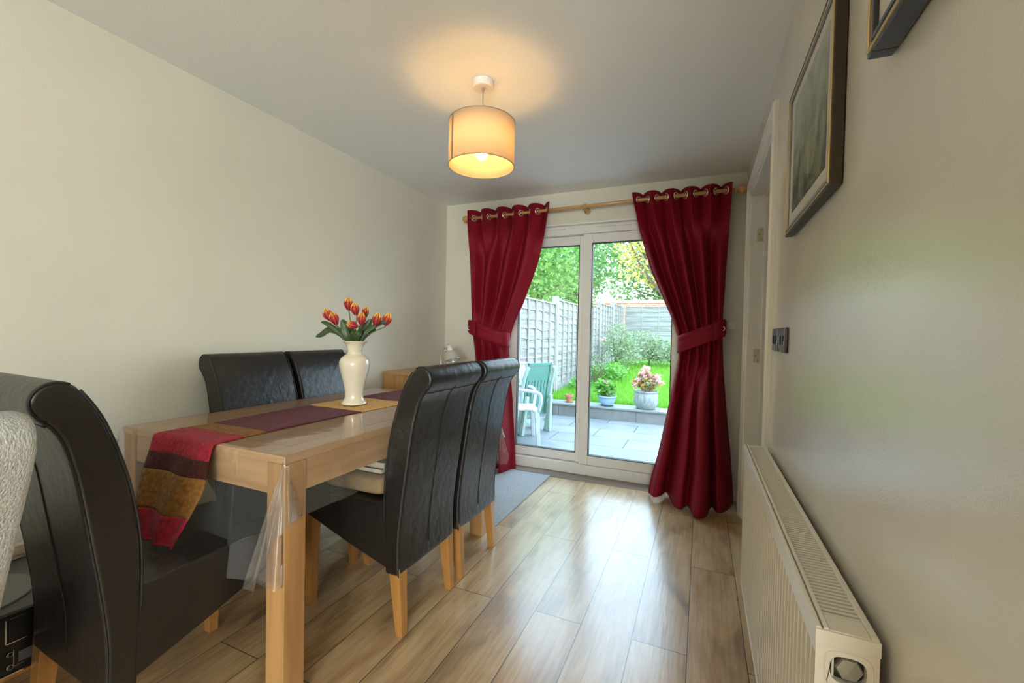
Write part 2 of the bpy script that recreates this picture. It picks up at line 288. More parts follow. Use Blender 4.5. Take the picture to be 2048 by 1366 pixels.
class G:
    def __init__(s): s.v = []; s.f = []
    def add(s, v, f): n = len(s.v); s.v += [Vector(p) for p in v]; s.f += [tuple(i+n for i in q) for q in f]; return s
    def box(s, x0, x1, y0, y1, z0, z1):
        return s.add([(x0,y0,z0),(x1,y0,z0),(x1,y1,z0),(x0,y1,z0),(x0,y0,z1),(x1,y0,z1),(x1,y1,z1),(x0,y1,z1)],
                     [(0,3,2,1),(4,5,6,7),(0,1,5,4),(1,2,6,5),(2,3,7,6),(3,0,4,7)])
    def taper(s, a, b, sa, sb):   # square post from a to b, half sizes
        a, b = Vector(a), Vector(b); v = []
        for c, h in ((a, sa), (b, sb)):
            hx, hy = h if isinstance(h, tuple) else (h, h)
            v += [c+Vector((-hx,-hy,0)), c+Vector((hx,-hy,0)), c+Vector((hx,hy,0)), c+Vector((-hx,hy,0))]
        return s.add(v, [(0,3,2,1),(4,5,6,7),(0,1,5,4),(1,2,6,5),(2,3,7,6),(3,0,4,7)])
    def tube(s, pts, r, n=8, closed=False, cap=True):
        pts = [Vector(p) for p in pts]; rs = r if isinstance(r, (list, tuple)) else [r]*len(pts)
        base = len(s.v); K = len(pts); prev = None
        for i, p in enumerate(pts):
            if closed: d = pts[(i+1) % K]-pts[i-1]
            else: d = pts[min(i+1, K-1)]-pts[max(i-1, 0)]
            d = d.normalized() if d.length > 1e-9 else Vector((0,0,1))
            if prev is None: a = d.orthogonal().normalized()
            else: a = (prev-d*prev.dot(d)); a = a.normalized() if a.length > 1e-6 else d.orthogonal().normalized()
            prev = a; b = d.cross(a)
            for k in range(n): t = 2*PI*k/n; s.v.append(p+(a*math.cos(t)+b*math.sin(t))*rs[i])
        for i in range(K if closed else K-1):
            j = (i+1) % K
            for k in range(n): s.f.append((base+i*n+k, base+i*n+(k+1) % n, base+j*n+(k+1) % n, base+j*n+k))
        if cap and not closed:
            s.f.append(tuple(base+k for k in range(n))[::-1]); s.f.append(tuple(base+(K-1)*n+k for k in range(n)))
        return s
    def lathe(s, prof, c=(0,0,0), n=32, M_=None):
        base = len(s.v); c = Vector(c)
        for r, z in prof:
            for k in range(n):
                t = 2*PI*k/n; p = Vector((r*math.cos(t), r*math.sin(t), z))
                if M_: p = M_ @ p
                s.v.append(c+p)
        for i in range(len(prof)-1):
            for k in range(n): s.f.append((base+i*n+k, base+i*n+(k+1) % n, base+(i+1)*n+(k+1) % n, base+(i+1)*n+k))
        return s
    def prism(s, poly, w0, w1, axis=0):   # poly in the other two axes, extruded along axis
        n = len(s.v); K = len(poly)
        for w_ in (w0, w1):
            for a, b in poly:
                s.v.append(Vector((w_, a, b)) if axis == 0 else Vector((a, w_, b)) if axis == 1 else Vector((a, b, w_)))
        s.f.append(tuple(n+i for i in range(K))); s.f.append(tuple(n+K+i for i in range(K))[::-1])
        for i in range(K): j = (i+1) % K; s.f.append((n+i, n+K+i, n+K+j, n+j))
        return s
    def grid(s, fn, nu, nv, closed_u=False):
        base = len(s.v); NU = nu if closed_u else nu+1
        for j in range(nv+1):
            for i in range(NU): s.v.append(Vector(fn(i/nu, j/nv)))
        for j in range(nv):
            for i in range(nu):
                a = base+j*NU+i; b = base+j*NU+(i+1) % NU
                s.f.append((a, b, b+NU, a+NU))
        return s
    def obj(s, name, m, parent=None, **k): return link(name, s.v, s.f, m, parent, **k)
def tag(o, label=None, cat=None, group=None, kind=None):
    if label: o['label'] = label
    if cat: o['category'] = cat
    if group: o['group'] = group
    if kind: o['kind'] = kind
    return o
def empty(name, loc, rz=0, label=None, cat=None, group=None):
    o = bpy.data.objects.new(name, None); C.objects.link(o); o.location = loc; o.rotation_euler = (0, 0, rz); o.empty_display_size = .1
    return tag(o, label, cat, group)
def kids(o): return [c for c in bpy.data.objects if c.parent == o]
def copy_tree(o, parent=None):
    ch = kids(o); c = o.copy(); C.objects.link(c)
    if parent: c.parent = parent
    for k in ch: copy_tree(k, c)
    return c
def struct(o): o['kind'] = 'structure'; return o
def lerp(a, b, t): return a+(b-a)*t
def interp(tab, z):   # tab sorted by key
    if z <= tab[0][0]: return tab[0][1]
    for (a, va), (b, vb) in zip(tab, tab[1:]):
        if z <= b:
            t = (z-a)/(b-a); t = t*t*(3-2*t) if len(tab) > 2 else t
            return va+(vb-va)*((z-a)/(b-a))
    return tab[-1][1]
def smooth_tab(tab, n=60):   # Catmull-Rom resample
    ks = [k for k, _ in tab]; out = []
    for i in range(n+1):
        z = lerp(ks[0], ks[-1], i/n); j = max(k for k in range(len(ks)-1) if ks[k] <= z+1e-9)
        t = (z-ks[j])/(ks[j+1]-ks[j]); p1, p2 = tab[j][1], tab[j+1][1]; p0 = tab[j-1][1] if j else p1; p3 = tab[j+2][1] if j+2 < len(tab) else p2
        out.append((z, .5*((2*p1)+(-p0+p2)*t+(2*p0-5*p1+4*p2-p3)*t*t+(-p0+3*p1-3*p2+p3)*t**3)))
    return out
def catmull(pts, n=6):
    P_ = [Vector(p) for p in pts]; out = []
    for i in range(len(P_)-1):
        p0, p1, p2, p3 = P_[max(i-1, 0)], P_[i], P_[i+1], P_[min(i+2, len(P_)-1)]
        for k in range(n):
            t = k/n; out.append(.5*((2*p1)+(p2-p0)*t+(2*p0-5*p1+4*p2-p3)*t*t+(3*p1-p0-3*p2+p3)*t**3))
    out.append(P_[-1]); return out

# ------------------------------------------------------------------ the room
D, XL, XR, H, YB = 3.559, -2.26, .276, 2.40, -3.9
OX0, OX1, OZ = -1.66, -.10, 2.135      # patio door opening
struct(G().box(XL-.2, 2.9, YB-.3, D+.06, -.12, 0).obj('floor', M['floor']))
struct(G().box(XL-.2, 2.9, YB-.3, D+.28, H, H+.15).obj('ceiling', M['ceiling']))
struct(G().box(XL-.2, XL, YB-.3, D+.28, 0, H).obj('wall_left', M['wall']))
struct(G().box(XL, OX0, D, D+.28, 0, H).box(OX1, XR+.0, D, D+.28, 0, H).box(OX0, OX1, D, D+.28, OZ, H).obj('wall_back', M['wall']))
YN, XQ = .30, 2.7     # unseen lounge nearer than YN, invented wider to take the added window
DY0, DY1, DZ = 2.215, 3.245, 2.15       # doorway in the right wall
struct(G().box(XR, XR+.13, YN, DY0, 0, H).box(XR, XR+.13, DY1, D+.28, 0, H).box(XR, XR+.13, DY0, DY1, DZ, H).obj('wall_right', M['wall_sheen']))
WX0, WX1, WZ0, WZ1 = .35, 2.45, .75, 2.15
struct(G().box(XL, WX0, YB-.2, YB, 0, H).box(WX1, XQ, YB-.2, YB, 0, H).box(WX0, WX1, YB-.2, YB, 0, WZ0).box(WX0, WX1, YB-.2, YB, WZ1, H).obj('wall_front', M['wall']))
struct(G().box(XQ, XQ+.15, YB-.3, YN+.13, 0, H).box(XR+.13, XQ, YN, YN+.13, 0, H).obj('wall_added_lounge', M['wall']))
# hallway seen through the doorway
struct(G().box(XR+1.5, XR+1.6, 1.6, D+.28, 0, H).box(XR+.13, XR+1.5, D-.02, D+.28, 0, H).box(XR+.13, XR+1.5, 1.5, 1.6, 0, H).obj('wall_hall', M['wall']))
# invented front window behind the camera, an opening for the added lamp
wf = G()
for a in (WX0, (WX0*2+WX1)/3, (WX0+2*WX1)/3, WX1-.05): wf.box(a, a+.05, YB-.14, YB-.08, WZ0, WZ1)
wf.box(WX0, WX1, YB-.14, YB-.08, WZ0, WZ0+.05).box(WX0, WX1, YB-.14, YB-.08, WZ1-.05, WZ1)
w1 = struct(wf.obj('added_window_1', M['upvc'])); G().box(WX0+.02, WX1-.02, YB-.115, YB-.105, WZ0+.02, WZ1-.02).obj('pane', M['glass'], w1)
# skirting
struct(G().box(XL, XL+.018, YB, D, 0, .09).obj('baseboard_left', M['gloss'], bevel=.005))
struct(G().box(XL, OX0-.02, D-.018, D, 0, .09).box(OX1+.02, XR, D-.018, D, 0, .09).obj('baseboard_back', M['gloss'], bevel=.005))
struct(G().box(XR-.016, XR, YN, DY0-.075, 0, .09).box(XR-.016, XR, DY1+.08, D, 0, .09).obj('baseboard_right', M['gloss'], bevel=.005))
# doorway lining, stop and moulded casing
tr = G().box(XR-.002, XR+.135, DY1-.028, DY1, 0, DZ).box(XR-.002, XR+.135, DY0, DY0+.028, 0, DZ).box(XR-.002, XR+.135, DY0, DY1, DZ-.028, DZ)
trim1 = struct(tr.obj('trim_1', M['gloss'], bevel=.002))
st = G().box(XR+.075, XR+.11, DY1-.042, DY1-.028, 0, DZ-.028).box(XR+.075, XR+.11, DY0+.028, DY0+.042, 0, DZ-.028).box(XR+.075, XR+.11, DY0+.028, DY1-.028, DZ-.042, DZ-.028)
st.obj('door_stop', M['gloss'], trim1, bevel=.002)
def casing_profile(sgn):  # (distance from inner edge, projection)
    return [(0, 0), (0, .010), (.008, .014), (.020, .014), (.026, .019), (.045, .019), (.050, .024), (.066, .024), (.072, .016), (.072, 0)]
cas = G(); pf = casing_profile(1); path = [(DY0+.006, 0), (DY0+.006, DZ-.006), (DY1-.006, DZ-.006), (DY1-.006, 0)]
offs = [(-1, 0), (-1, 1), (1, 1), (1, 0)]; nb = len(pf)
for (py, pz), (oy, oz) in zip(path, offs):
    for d, h in pf: cas.v.append(Vector((XR-h, py+oy*d, pz+oz*d)))
for i in range(3):
    for k in range(nb-1): cas.f.append((i*nb+k, i*nb+k+1, (i+1)*nb+k+1, (i+1)*nb+k))
cas.f.append(tuple(range(nb))); cas.f.append(tuple(3*nb+k for k in range(nb)))
struct(cas.obj('trim_2', M['gloss']))
for z in (1.87, 1.085):
    hg = G().box(XR+.035, XR+.073, DY1-.0295, DY1-.027, z-.045, z+.045).obj('hinge_plate', mat('cream_painted_hinge', (.60, .56, .42), .5), trim1)
    scr = G()
    for k, (dx, dz) in enumerate(((.060, .03), (.048, 0), (.060, -.03))): scr.lathe([(0, .003), (.004, .003), (.004, 0)], (XR+dx, DY1-.0295, z+dz), 10, Matrix.Rotation(PI/2, 3, 'X'))
    scr.obj('screws', mat('brass_screw', (.35, .24, .08), .35, metal=.7), hg)

# ------------------------------------------------------------------ patio door (sliding, two panels)
dz0 = .012
fr = G(); yA, yB_ = D+.045, D+.145
fr.box(OX0, OX0+.05, yA, yB_, 0, OZ).box(OX1-.05, OX1, yA, yB_, 0, OZ).box(OX0+.05, OX1-.05, yA, yB_, 0, .095).box(OX0+.05, OX1-.05, yA, yB_, 2.05, OZ)
door = struct(fr.obj('door_1', M['upvc'], bevel=.004))
G().box(OX0-.01, OX1+.01, D-.004, D+.05, OZ-.012, OZ+.0).obj('head_lining', M['upvc'], door)
for a, b in ((OX0+.08, -1.10), (-.83, OX1-.06)): G().box(a, b, D+.03, D+.046, 2.098, 2.112).obj('trickle_vent', M['upvc'], door, bevel=.002)
def sash(x0, x1, y0, y1, name, top=2.048, bot=.097, st_=.075, rail=.078):
    g = G().box(x0, x0+st_, y0, y1, bot, top).box(x1-st_, x1, y0, y1, bot, top).box(x0+st_, x1-st_, y0, y1, bot, bot+rail).box(x0+st_, x1-st_, y0, y1, top-rail, top)
    s = g.obj(name, M['upvc'], door, bevel=.004)
    gx0, gx1, gz0, gz1 = x0+st_, x1-st_, bot+rail, top-rail; ym = (y0+y1)/2
    gk = G().box(gx0, gx0+.005, y0-.001, y1+.001, gz0, gz1).box(gx1-.005, gx1, y0-.001, y1+.001, gz0, gz1).box(gx0, gx1, y0-.001, y1+.001, gz0, gz0+.005).box(gx0, gx1, y0-.001, y1+.001, gz1-.005, gz1)
    gk.obj('gasket', M['rubber'], s)
    G().box(gx0+.004, gx1-.004, ym-.003, ym+.003, gz0+.004, gz1-.004).obj('glass_pane', M['glass'], s)
    return s
sash(OX0+.04, -.905, D+.098, D+.138, 'fixed_panel')
sash(-.935, OX1-.04, D+.048, D+.090, 'sliding_panel')
# threshold
struct(G().box(OX0-.06, OX1+.06, D-.085, D+.045, .0, .010).obj('trim_3', M['sill'], bevel=.003))
struct(G().box(OX0-.02, -.34, D-.092, D-.084, .0, .007).box(-.34, OX1+.06, D-.092, D-.078, .0, .009).obj('trim_4', M['silver']))

# ------------------------------------------------------------------ rug in the far corner
tag(G().box(XL+.03, -1.135, 2.40, D-.095, 0.0, .010).obj('rug', M['rug'], bevel=.004), 'pale grey carpet rug in the far left corner beside the patio door', 'rug')

# ------------------------------------------------------------------ curtain pole
PY, PZ = D-.10, 2.243
pole = empty('curtain_pole', (-.88, D, PZ), 0, 'varnished pine curtain pole with turned ball ends above the patio door', 'curtain pole')
def pobj(g, name, m, parent, **k):
    for i, v in enumerate(g.v): g.v[i] = v-Vector(parent.location)
    return g.obj(name, m, parent, **k)
pobj(G().tube([(-1.955, PY, 2.226), (.19, PY, 2.250)], .0135, 16), 'rod', M['pole'], pole, smooth=True)
FIN = [(0, 0), (.013, 0), (.018, .004), (.018, .012), (.013, .016), (.012, .022), (.022, .030), (.029, .044), (.030, .056), (.025, .070), (.014, .080), (.006, .086), (0, .087)]
for x, s in ((-1.945, -1), (.18, 1)):
    g = G().lathe(FIN, (x, PY, 2.226 if s < 0 else 2.250), 24, Matrix.Rotation(s*PI/2, 3, 'Y')); pobj(g, 'finial', M['pole'], pole, smooth=True)
g = G(); bx = -.893
g.lathe([(.0, 0), (.026, 0), (.026, .010), (.012, .016), (.012, .085)], (bx, D, 2.222), 20, Matrix.Rotation(PI/2, 3, 'X'))
g.tube([(bx, PY+.02, 2.222), (bx, PY, 2.215)], .014, 12); g.lathe([(.0145, -.012), (.021, -.012), (.021, .012), (.0145, .012)], (bx, PY, 2.2385), 20, Matrix.Rotation(PI/2, 3, 'Y'))
pobj(g, 'bracket', M['pole'], pole, smooth=True)
for x in (-1.90, .135):
    g = G().lathe([(.0, 0), (.026, 0), (.026, .010), (.012, .016), (.012, .085)], (x, D, 2.222 if x < 0 else 2.245), 20, Matrix.Rotation(PI/2, 3, 'X')); pobj(g, 'bracket', M['pole'], pole, smooth=True)

# ------------------------------------------------------------------ curtains
def curtain(label, tl, tr_, nper, ph, yct, seed, tie, lobes, mids, zbot=.015):
    """tl/tr_: (z, x) tables of the left and right outline; folds run continuously from heading to hem"""
    TL, TR, YC = smooth_tab(tl), smooth_tab(tr_), smooth_tab(yct)
    LOB, MID = smooth_tab(lobes, 90), smooth_tab(mids, 90)
    NU, NV = 56*nper, 150; ztop = 2.296
    zt, sl = tie
    def sstep(a, b, x): q = min(1, max(0, (x-a)/(b-a))); return q*q*(3-2*q)
    def fn(u, v):
        z = lerp(ztop, zbot, v); xl, xr = interp(TL, z), interp(TR, z)
        zz = z-sl*(lerp(xl, xr, u)-(xl+xr)/2)          # the pinch follows the slanted tieback
        pin = math.exp(-((zz-zt)/.13)**2); low = max(0, (zt-zz)/zt)
        hd = sstep(1.80, 2.20, z); bt = sstep(0, .42, low)
        t = nper*2*u+ph
        head = -.054*math.sin(PI*t)
        uw = u+.012*math.sin(z*4+seed)
        mid = interp(MID, min(1, max(0, uw))); lob = interp(LOB, min(1, max(0, uw)))*(.45+.55*low)
        y = hd*head+(1-hd)*((1-bt)*mid*1.4*(1-.6*pin)+bt*lob*1.15)+(-.012*math.sin(PI*(nper*3*u+.3)))*pin
        y += interp(YC, z)-math.sin(PI*u)*.05*pin
        x = lerp(xl, xr, u)+.010*math.sin(2*PI*t)*hd
        y += noise.noise(Vector((x*3.5, z*1.4, seed*3.1)))*.014*(1-hd)+noise.noise(Vector((x*11, z*3.5, seed*1.7)))*.005*(1-hd)
        if low > .6:
            q = (low-.6)/.4; y -= .05*q*q*noise.noise(Vector((x*5, z*5, seed+5)))
        top = .006*math.cos(2*PI*t) if v < .02 else 0
        if v > .96: z = z+(v-.96)/.04*max(0, .045*noise.noise(Vector((x*6, 3, seed))))
        return (x, min(y, D-.03), z+top)
    g = G().grid(fn, NU, NV); o = g.obj('curtain', M['red'], None, smooth=True, solid=.004)
    tag(o, label, 'curtain')
    # eyelets at the fold crossings
    k0 = math.ceil(ph)
    for k in range(k0, int(nper*2+ph)+1):
        u = (k-ph)/(nper*2)
        if u < .015 or u > .985: continue
        x = lerp(interp(TL, PZ), interp(TR, PZ), u); zc = lerp(2.226, 2.250, (x+1.955)/2.145)
        n1 = Vector(fn(u+.004, (ztop-PZ)/(ztop-zbot)))-Vector(fn(u-.004, (ztop-PZ)/(ztop-zbot))); n1.z = 0; n1.normalize()
        c = Vector((x, PY, zc)); ring = []
        for q in range(28): a = 2*PI*q/28; ring.append(c+n1*math.cos(a)*.024+Vector((0, 0, 1))*math.sin(a)*.024)
        G().tube(ring, .0055, 8, closed=True).obj('eyelet', M['steel'], o, smooth=True)
    return o, fn
# outlines measured at the wall side plane
cl, fnL = curtain('red eyelet curtain on the left of the patio door, behind the table chairs',
    [(0, -1.80), (.4, -1.82), (.8, -1.845), (1.05, -1.87), (1.2, -1.895), (1.5, -1.92), (1.9, -1.94), (2.30, -1.955)],
    [(0, -1.455), (.3, -1.475), (.6, -1.50), (.9, -1.53), (1.10, -1.545), (1.25, -1.51), (1.45, -1.42), (1.7, -1.325), (1.95, -1.25), (2.15, -1.205), (2.30, -1.185)],
    5, .42, [(0, 3.44), (1.1, 3.465), (1.7, PY), (2.30, PY)], 3, (1.19, -.42), [(0, 0), (.12, -.10), (.26, 0), (.45, -.14), (.6, -.02), (.78, -.12), (.9, 0), (1, .03)], [(0, 0), (.08, -.035), (.18, .03), (.34, -.05), (.44, .03), (.60, -.06), (.70, .02), (.84, -.05), (1, .01)])
crt, fnR = curtain('red eyelet curtain on the right of the patio door, pooling on the floor',
    [(0, -.335), (.08, -.33), (.35, -.27), (.6, -.225), (.9, -.175), (1.10, -.15), (1.22, -.17), (1.45, -.26), (1.7, -.365), (1.95, -.44), (2.15, -.485), (2.30, -.515)],
    [(0, .235), (.3, .215), (.7, .175), (1.05, .145), (1.3, .135), (1.5, .14), (1.9, .155), (2.30, .168)],
    5, .5, [(0, 3.41), (.3, 3.42), (.8, 3.44), (1.1, 3.455), (1.7, PY), (2.30, PY)], 11, (1.20, .42), [(0, -.01), (.07, -.09), (.15, -.07), (.20, .03), (.30, -.13), (.40, -.20), (.47, -.13), (.56, -.28), (.68, -.26), (.74, -.10), (.80, -.17), (.90, -.12), (1, 0)], [(0, 0), (.06, -.035), (.14, .03), (.24, -.045), (.33, .02), (.46, -.055), (.56, .025), (.70, -.055), (.80, .03), (.90, -.03), (1, 0)])

def tieback(label, cx, hw, zc, slope, side, ey):
    """fabric band looped round the gathered curtain, its end ring on the wall hook"""
    hy, h = .095, .062; yc = PY+.0-.015
    def fn(u, v):
        a = 2*PI*u+PI/2
        x = cx+(hw+.006)*math.copysign(abs(math.cos(a))**.8, math.cos(a)); y = yc-hy*math.sin(a)*-1
        z = zc+slope*(x-cx)+(v-.5)*2*h
        y += .004*math.sin(14*(v-.5)+3*x)
        return (x, min(y, D-.03), z)
    t = empty('curtain_tieback', (cx, yc, zc), 0, label, 'tieback')
    pobj(G().grid(fn, 72, 8, closed_u=True), 'band', M['red'], t, smooth=True, solid=.006)
    # rounded tab with eyelet
    tx = cx+side*(hw+.0); ex, ez = ey
    def tab(u, v):
        x = lerp(cx+side*hw*.55, ex+side*.028, u); zz = zc+slope*(x-cx); hh = h*(1-.25*max(0, u-.7)/.3*abs(v-.5)*2)
        y = lerp(yc-hy-.006, yc-hy*.55, u*u); return (x, y, zz+(v-.5)*2*hh)
    pobj(G().grid(tab, 14, 10), 'tab', M['red'], t, smooth=True, solid=.006)
    rg = []; yy = yc-hy*.72-.006
    for q in range(24): a = 2*PI*q/24; rg.append((ex+.017*math.cos(a), yy, ez+.017*math.sin(a)))
    pobj(G().tube(rg, .0035, 8, closed=True), 'eyelet', M['steel'], t, smooth=True)
    return t
tieback('red fabric tieback gathering the left curtain', -1.715, .175, 1.195, -.32, -1, (-1.885, 1.235))
tieback('red fabric tieback gathering the right curtain, slanting up to its wall hook', -.005, .150, 1.205, .42, 1, (.128, 1.262))
for sx_, zz, lab in ((.176, 1.285, 'small white plastic tieback hook on the wall right of the right curtain'),):
    hk = empty('tieback_hook', (sx_+.03, D, zz), 0, lab, 'hook')
    pobj(G().box(sx_, sx_+.045, D-.006, D, zz-.025, zz+.025), 'plate', M['upvc'], hk, bevel=.003)
    pobj(G().tube(catmull([(sx_+.02, D-.004, zz), (sx_+.0, D-.06, zz-.012), (sx_-.035, D-.13, zz-.035), (sx_-.047, D-.158, zz-.02), (sx_-.045, D-.165, zz+.0)]), .004, 8), 'hook', M['steel'], hk, smooth=True)

# ------------------------------------------------------------------ dining table
TX0, TX1, TY0, TY1, TZ = -2.036, -1.151, .928, 2.331, .809
tb = empty('dining_table', ((TX0+TX1)/2, (TY0+TY1)/2, 0), 0, 'light oak rectangular dining table covered by clear plastic, along the left wall', 'table')
pobj(G().box(TX0+.095, TX1-.095, TY0+.095, TY1-.095, TZ-.024, TZ), 'centre_panel', M['oak_y'], tb)
for a in (TX0, TX1-.0935): pobj(G().box(a, a+.0935, TY0, TY1, TZ-.024, TZ), 'side_border', M['oak_y'], tb, bevel=.002)
for a in (TY0, TY1-.0935): pobj(G().box(TX0+.0937, TX1-.0937, a, a+.0935, TZ-.024, TZ), 'end_border', M['oak_x'], tb, bevel=.002)
LS = .083
for x in (TX0, TX1-LS):
    for y in (TY0, TY1-LS):
        pobj(G().box(x+.002, x+LS-.002, y+.002, y+LS-.002, 0, TZ-.0245), 'leg', M['oak'], tb, bevel=.003)
for a in (TY0+.006, TY1-.028): pobj(G().box(TX0+LS, TX1-LS, a, a+.022, TZ-.125, TZ-.0245), 'end_apron', M['oak_x'], tb, bevel=.001)
for a in (TX0+.006, TX1-.028): pobj(G().box(a, a+.022, TY0+LS, TY1-LS, TZ-.125, TZ-.0245), 'side_apron', M['oak_y'], tb, bevel=.001)

# runner lying on the table, hanging over the near end and curling on the chair seat
def runner():
    t = empty('table_runner', (-1.64, TY0, TZ), 0, 'velvet table runner banded crimson, gold and maroon, hanging over the near table end', 'table runner')
    L0 = .33                      # overhang length
    def pos(s, u):                # s: metres from the table edge (negative hangs), u 0..1 across
        if s >= 0:
            xl = interp([(0, -1.803), (.15, -1.80), (.7, -1.82), (1.4, -1.80)], s); xr = interp([(0, -1.467), (.15, -1.475), (.5, -1.475), (1.4, -1.42)], s)
            x = lerp(xl, xr, u); y = TY0+s-.03*u*0
            z = TZ+.0045+.003*noise.noise(Vector((x*9, y*7, 1)))+.003*abs(noise.noise(Vector((x*20, y*14, 4))))*(1 if s < .25 else .4)
            if u in (0, 1): z = TZ+.0035
            return (x, y, z)
        d = -s; xl = interp([(0, -1.803), (.048, -1.784), (.147, -1.75), (.223, -1.715), (.287, -1.655), (.33, -1.59)], d)
        xr = interp([(0, -1.467), (.063, -1.457), (.16, -1.431), (.25, -1.444), (.30, -1.455), (.33, -1.452)], d)
        x = lerp(xl, xr, u); k = math.sin(min(1, d/.015)*PI/2)
        y = TY0-.014*k-.40*d-.008*math.sin(u*10+d*9)*min(1, d*8)
        z = TZ+.004-max(0, d-.006)*.92
        return (x, y, z+(.012 if d > .32 else 0))
    bands = [(-L0, -.238, 'v_red'), (-.238, -.118, 'v_gold'), (-.118, -.062, 'v_dark'), (-.062, .095, 'v_red'), (.095, .185, 'v_gold'), (.185, .665, 'v_maroon'), (.665, .99, 'v_yellow'), (.99, 1.38, 'v_maroon')]
    names = ['crimson_end', 'gold_brown_band', 'dark_band', 'crimson_fold', 'gold_band', 'maroon_band', 'gold_embroidered_band', 'maroon_far_band']
    for (a, b, mm), nme in zip(bands, names):
        n = max(6, int((b-a)/.01))
        pobj(G().grid(lambda u, v: pos(lerp(a, b, v), u), 24, n), nme, M[mm], t, smooth=True, solid=.0025)
runner()

# clear plastic cloth
def film():
    DX, DYf = .205, .40; z0 = TZ+.0015; xs = []; ys = []
    def seq(a, b, n): return [lerp(a, b, i/n) for i in range(n)]
    xs = [-v for v in seq(DX*.95, 0, 16)]; xs = seq(TX0-DX, TX0, 16)+seq(TX0, TX1, 60)+seq(TX1, TX1+DX, 40)+[TX1+DX]
    ys = seq(TY0-DYf, TY0, 60)+seq(TY0, TY1, 90)+seq(TY1, TY1+DYf, 24)+[TY1+DYf]
    e_ = .005
    HP = [(0, 0), (.02, .06), (.015, .115), (.03, .04), (.015, -.02), (-.02, -.035), (-.035, -.012), (-.045, -.045), (-.065, -.015), (-.075, -.05), (-.095, -.018), (-.11, -.045), (-.125, -.02), (-.06, -.006), (0, 0)]
    HC = catmull([(a, b, 0) for a, b in HP], 10)
    def HX(q): f = min(.99999, max(0, q))*(len(HC)-1); k = int(f); return lerp(HC[k], HC[k+1], f-k)
    def pos(x, y):
        dx = x-TX1 if x > TX1 else (TX0-x if x < TX0 else 0); sx_ = 1 if x > TX1 else -1
        dy = TY0-y if y < TY0 else (y-TY1 if y > TY1 else 0); sy_ = -1 if y < TY0 else 1
        cxx, cyy = min(max(x, TX0), TX1), min(max(y, TY0), TY1)
        if dx == 0 and dy == 0:
            zz = z0
            if -1.86 < x < -1.40: zz = z0
            return (x, y, zz)
        e = .004
        if sx_ > 0 and sy_ < 0 and dx > 0 and dy > 0:
            r = math.hypot(dx, dy); q = math.atan2(dy, dx)/(PI/2); h = HX(q); r_ = r/.40
            ox, oy = h.x*r_, h.y*r_; hh = math.hypot(ox, oy)
            return (cxx+e_+ox, cyy-e_+oy, z0-math.sqrt(max(r*r-hh*hh, 0)))
        if dx > 0 and dy > 0:
            r = math.hypot(dx, dy); ph = math.atan2(dy, dx); q = ph/(PI/2)
            out = r*(.10+.16*math.sin(PI*q)+.10*math.sin(PI*q)*math.cos(9*PI*q/1.0))
            a = lerp(0, PI/2, q); ox = out*math.cos(a); oy = out*math.sin(a)
            # folds sweep back along both sides
            back = r*.16*math.sin(PI*q)
            zz = z0-math.sqrt(max(r*r-out*out, 0))*.985
            ripple = .012*math.sin(q*PI*7)*min(1, r/.15)
            return (cxx+sx_*(e+ox+ripple), cyy+sy_*(e+oy-ripple), zz)
        if dx > 0:
            wv = dx*(.05+.07*math.sin(cyy*9+1)+.05*math.sin(cyy*23)); wv = max(wv, 0)
            if sx_ < 0: wv = 0
            return (cxx+sx_*(e*min(1, dx*50)+wv), cyy, z0-math.sqrt(max(dx*dx-wv*wv, 0)))
        wv = max(0, dy*(.05+.06*math.sin(cxx*8)+.04*math.sin(cxx*21)))
        if sy_ < 0 and cxx < -1.36 and cxx > -1.9: wv *= .3
        return (cxx, cyy+sy_*(e*min(1, dy*50)+wv), z0-math.sqrt(max(dy*dy-wv*wv, 0)))
    g = G(); nx = len(xs)
    for y in ys:
        for x in xs: g.v.append(Vector(pos(x, y)))
    for j in range(len(ys)-1):
        for i in range(nx-1): a = j*nx+i; g.f.append((a, a+1, a+1+nx, a+nx))
    o = g.obj('clear_tablecloth', M['film'], None, smooth=True)
    tag(o, 'clear plastic cloth draped over the oak table, bunched in folds at the corner', 'tablecloth')
film()

# ------------------------------------------------------------------ vase with tulips
VX, VY = -1.630, 1.716; VZ = TZ+.009
prof = [(0, 0), (.060, 0), (.066, .004), (.064, .012), (.052, .024), (.046, .036), (.046, .060), (.052, .100), (.062, .140), (.0735, .180), (.0785, .208), (.077, .228), (.068, .246), (.050, .258), (.037, .266), (.0345, .274), (.036, .290), (.041, .308), (.051, .322), (.066, .331), (.0665, .334), (.062, .334), (.045, .318), (.030, .280), (.03, .05), (0, .05)]
P2 = []
for i in range(len(prof)-1):
    for k in range(3): P2.append((lerp(prof[i][0], prof[i+1][0], k/3), lerp(prof[i][1], prof[i+1][1], k/3)))
P2.append(prof[-1])
va = G().lathe(prof, (0, 0, 0), 48).obj('vase', M['ceramic'], None, smooth=True, subs=1); va.location = (VX, VY, VZ); va.scale = (.98, .98, .975)
tag(va, 'cream glazed baluster vase holding tulips on the table runner', 'vase')
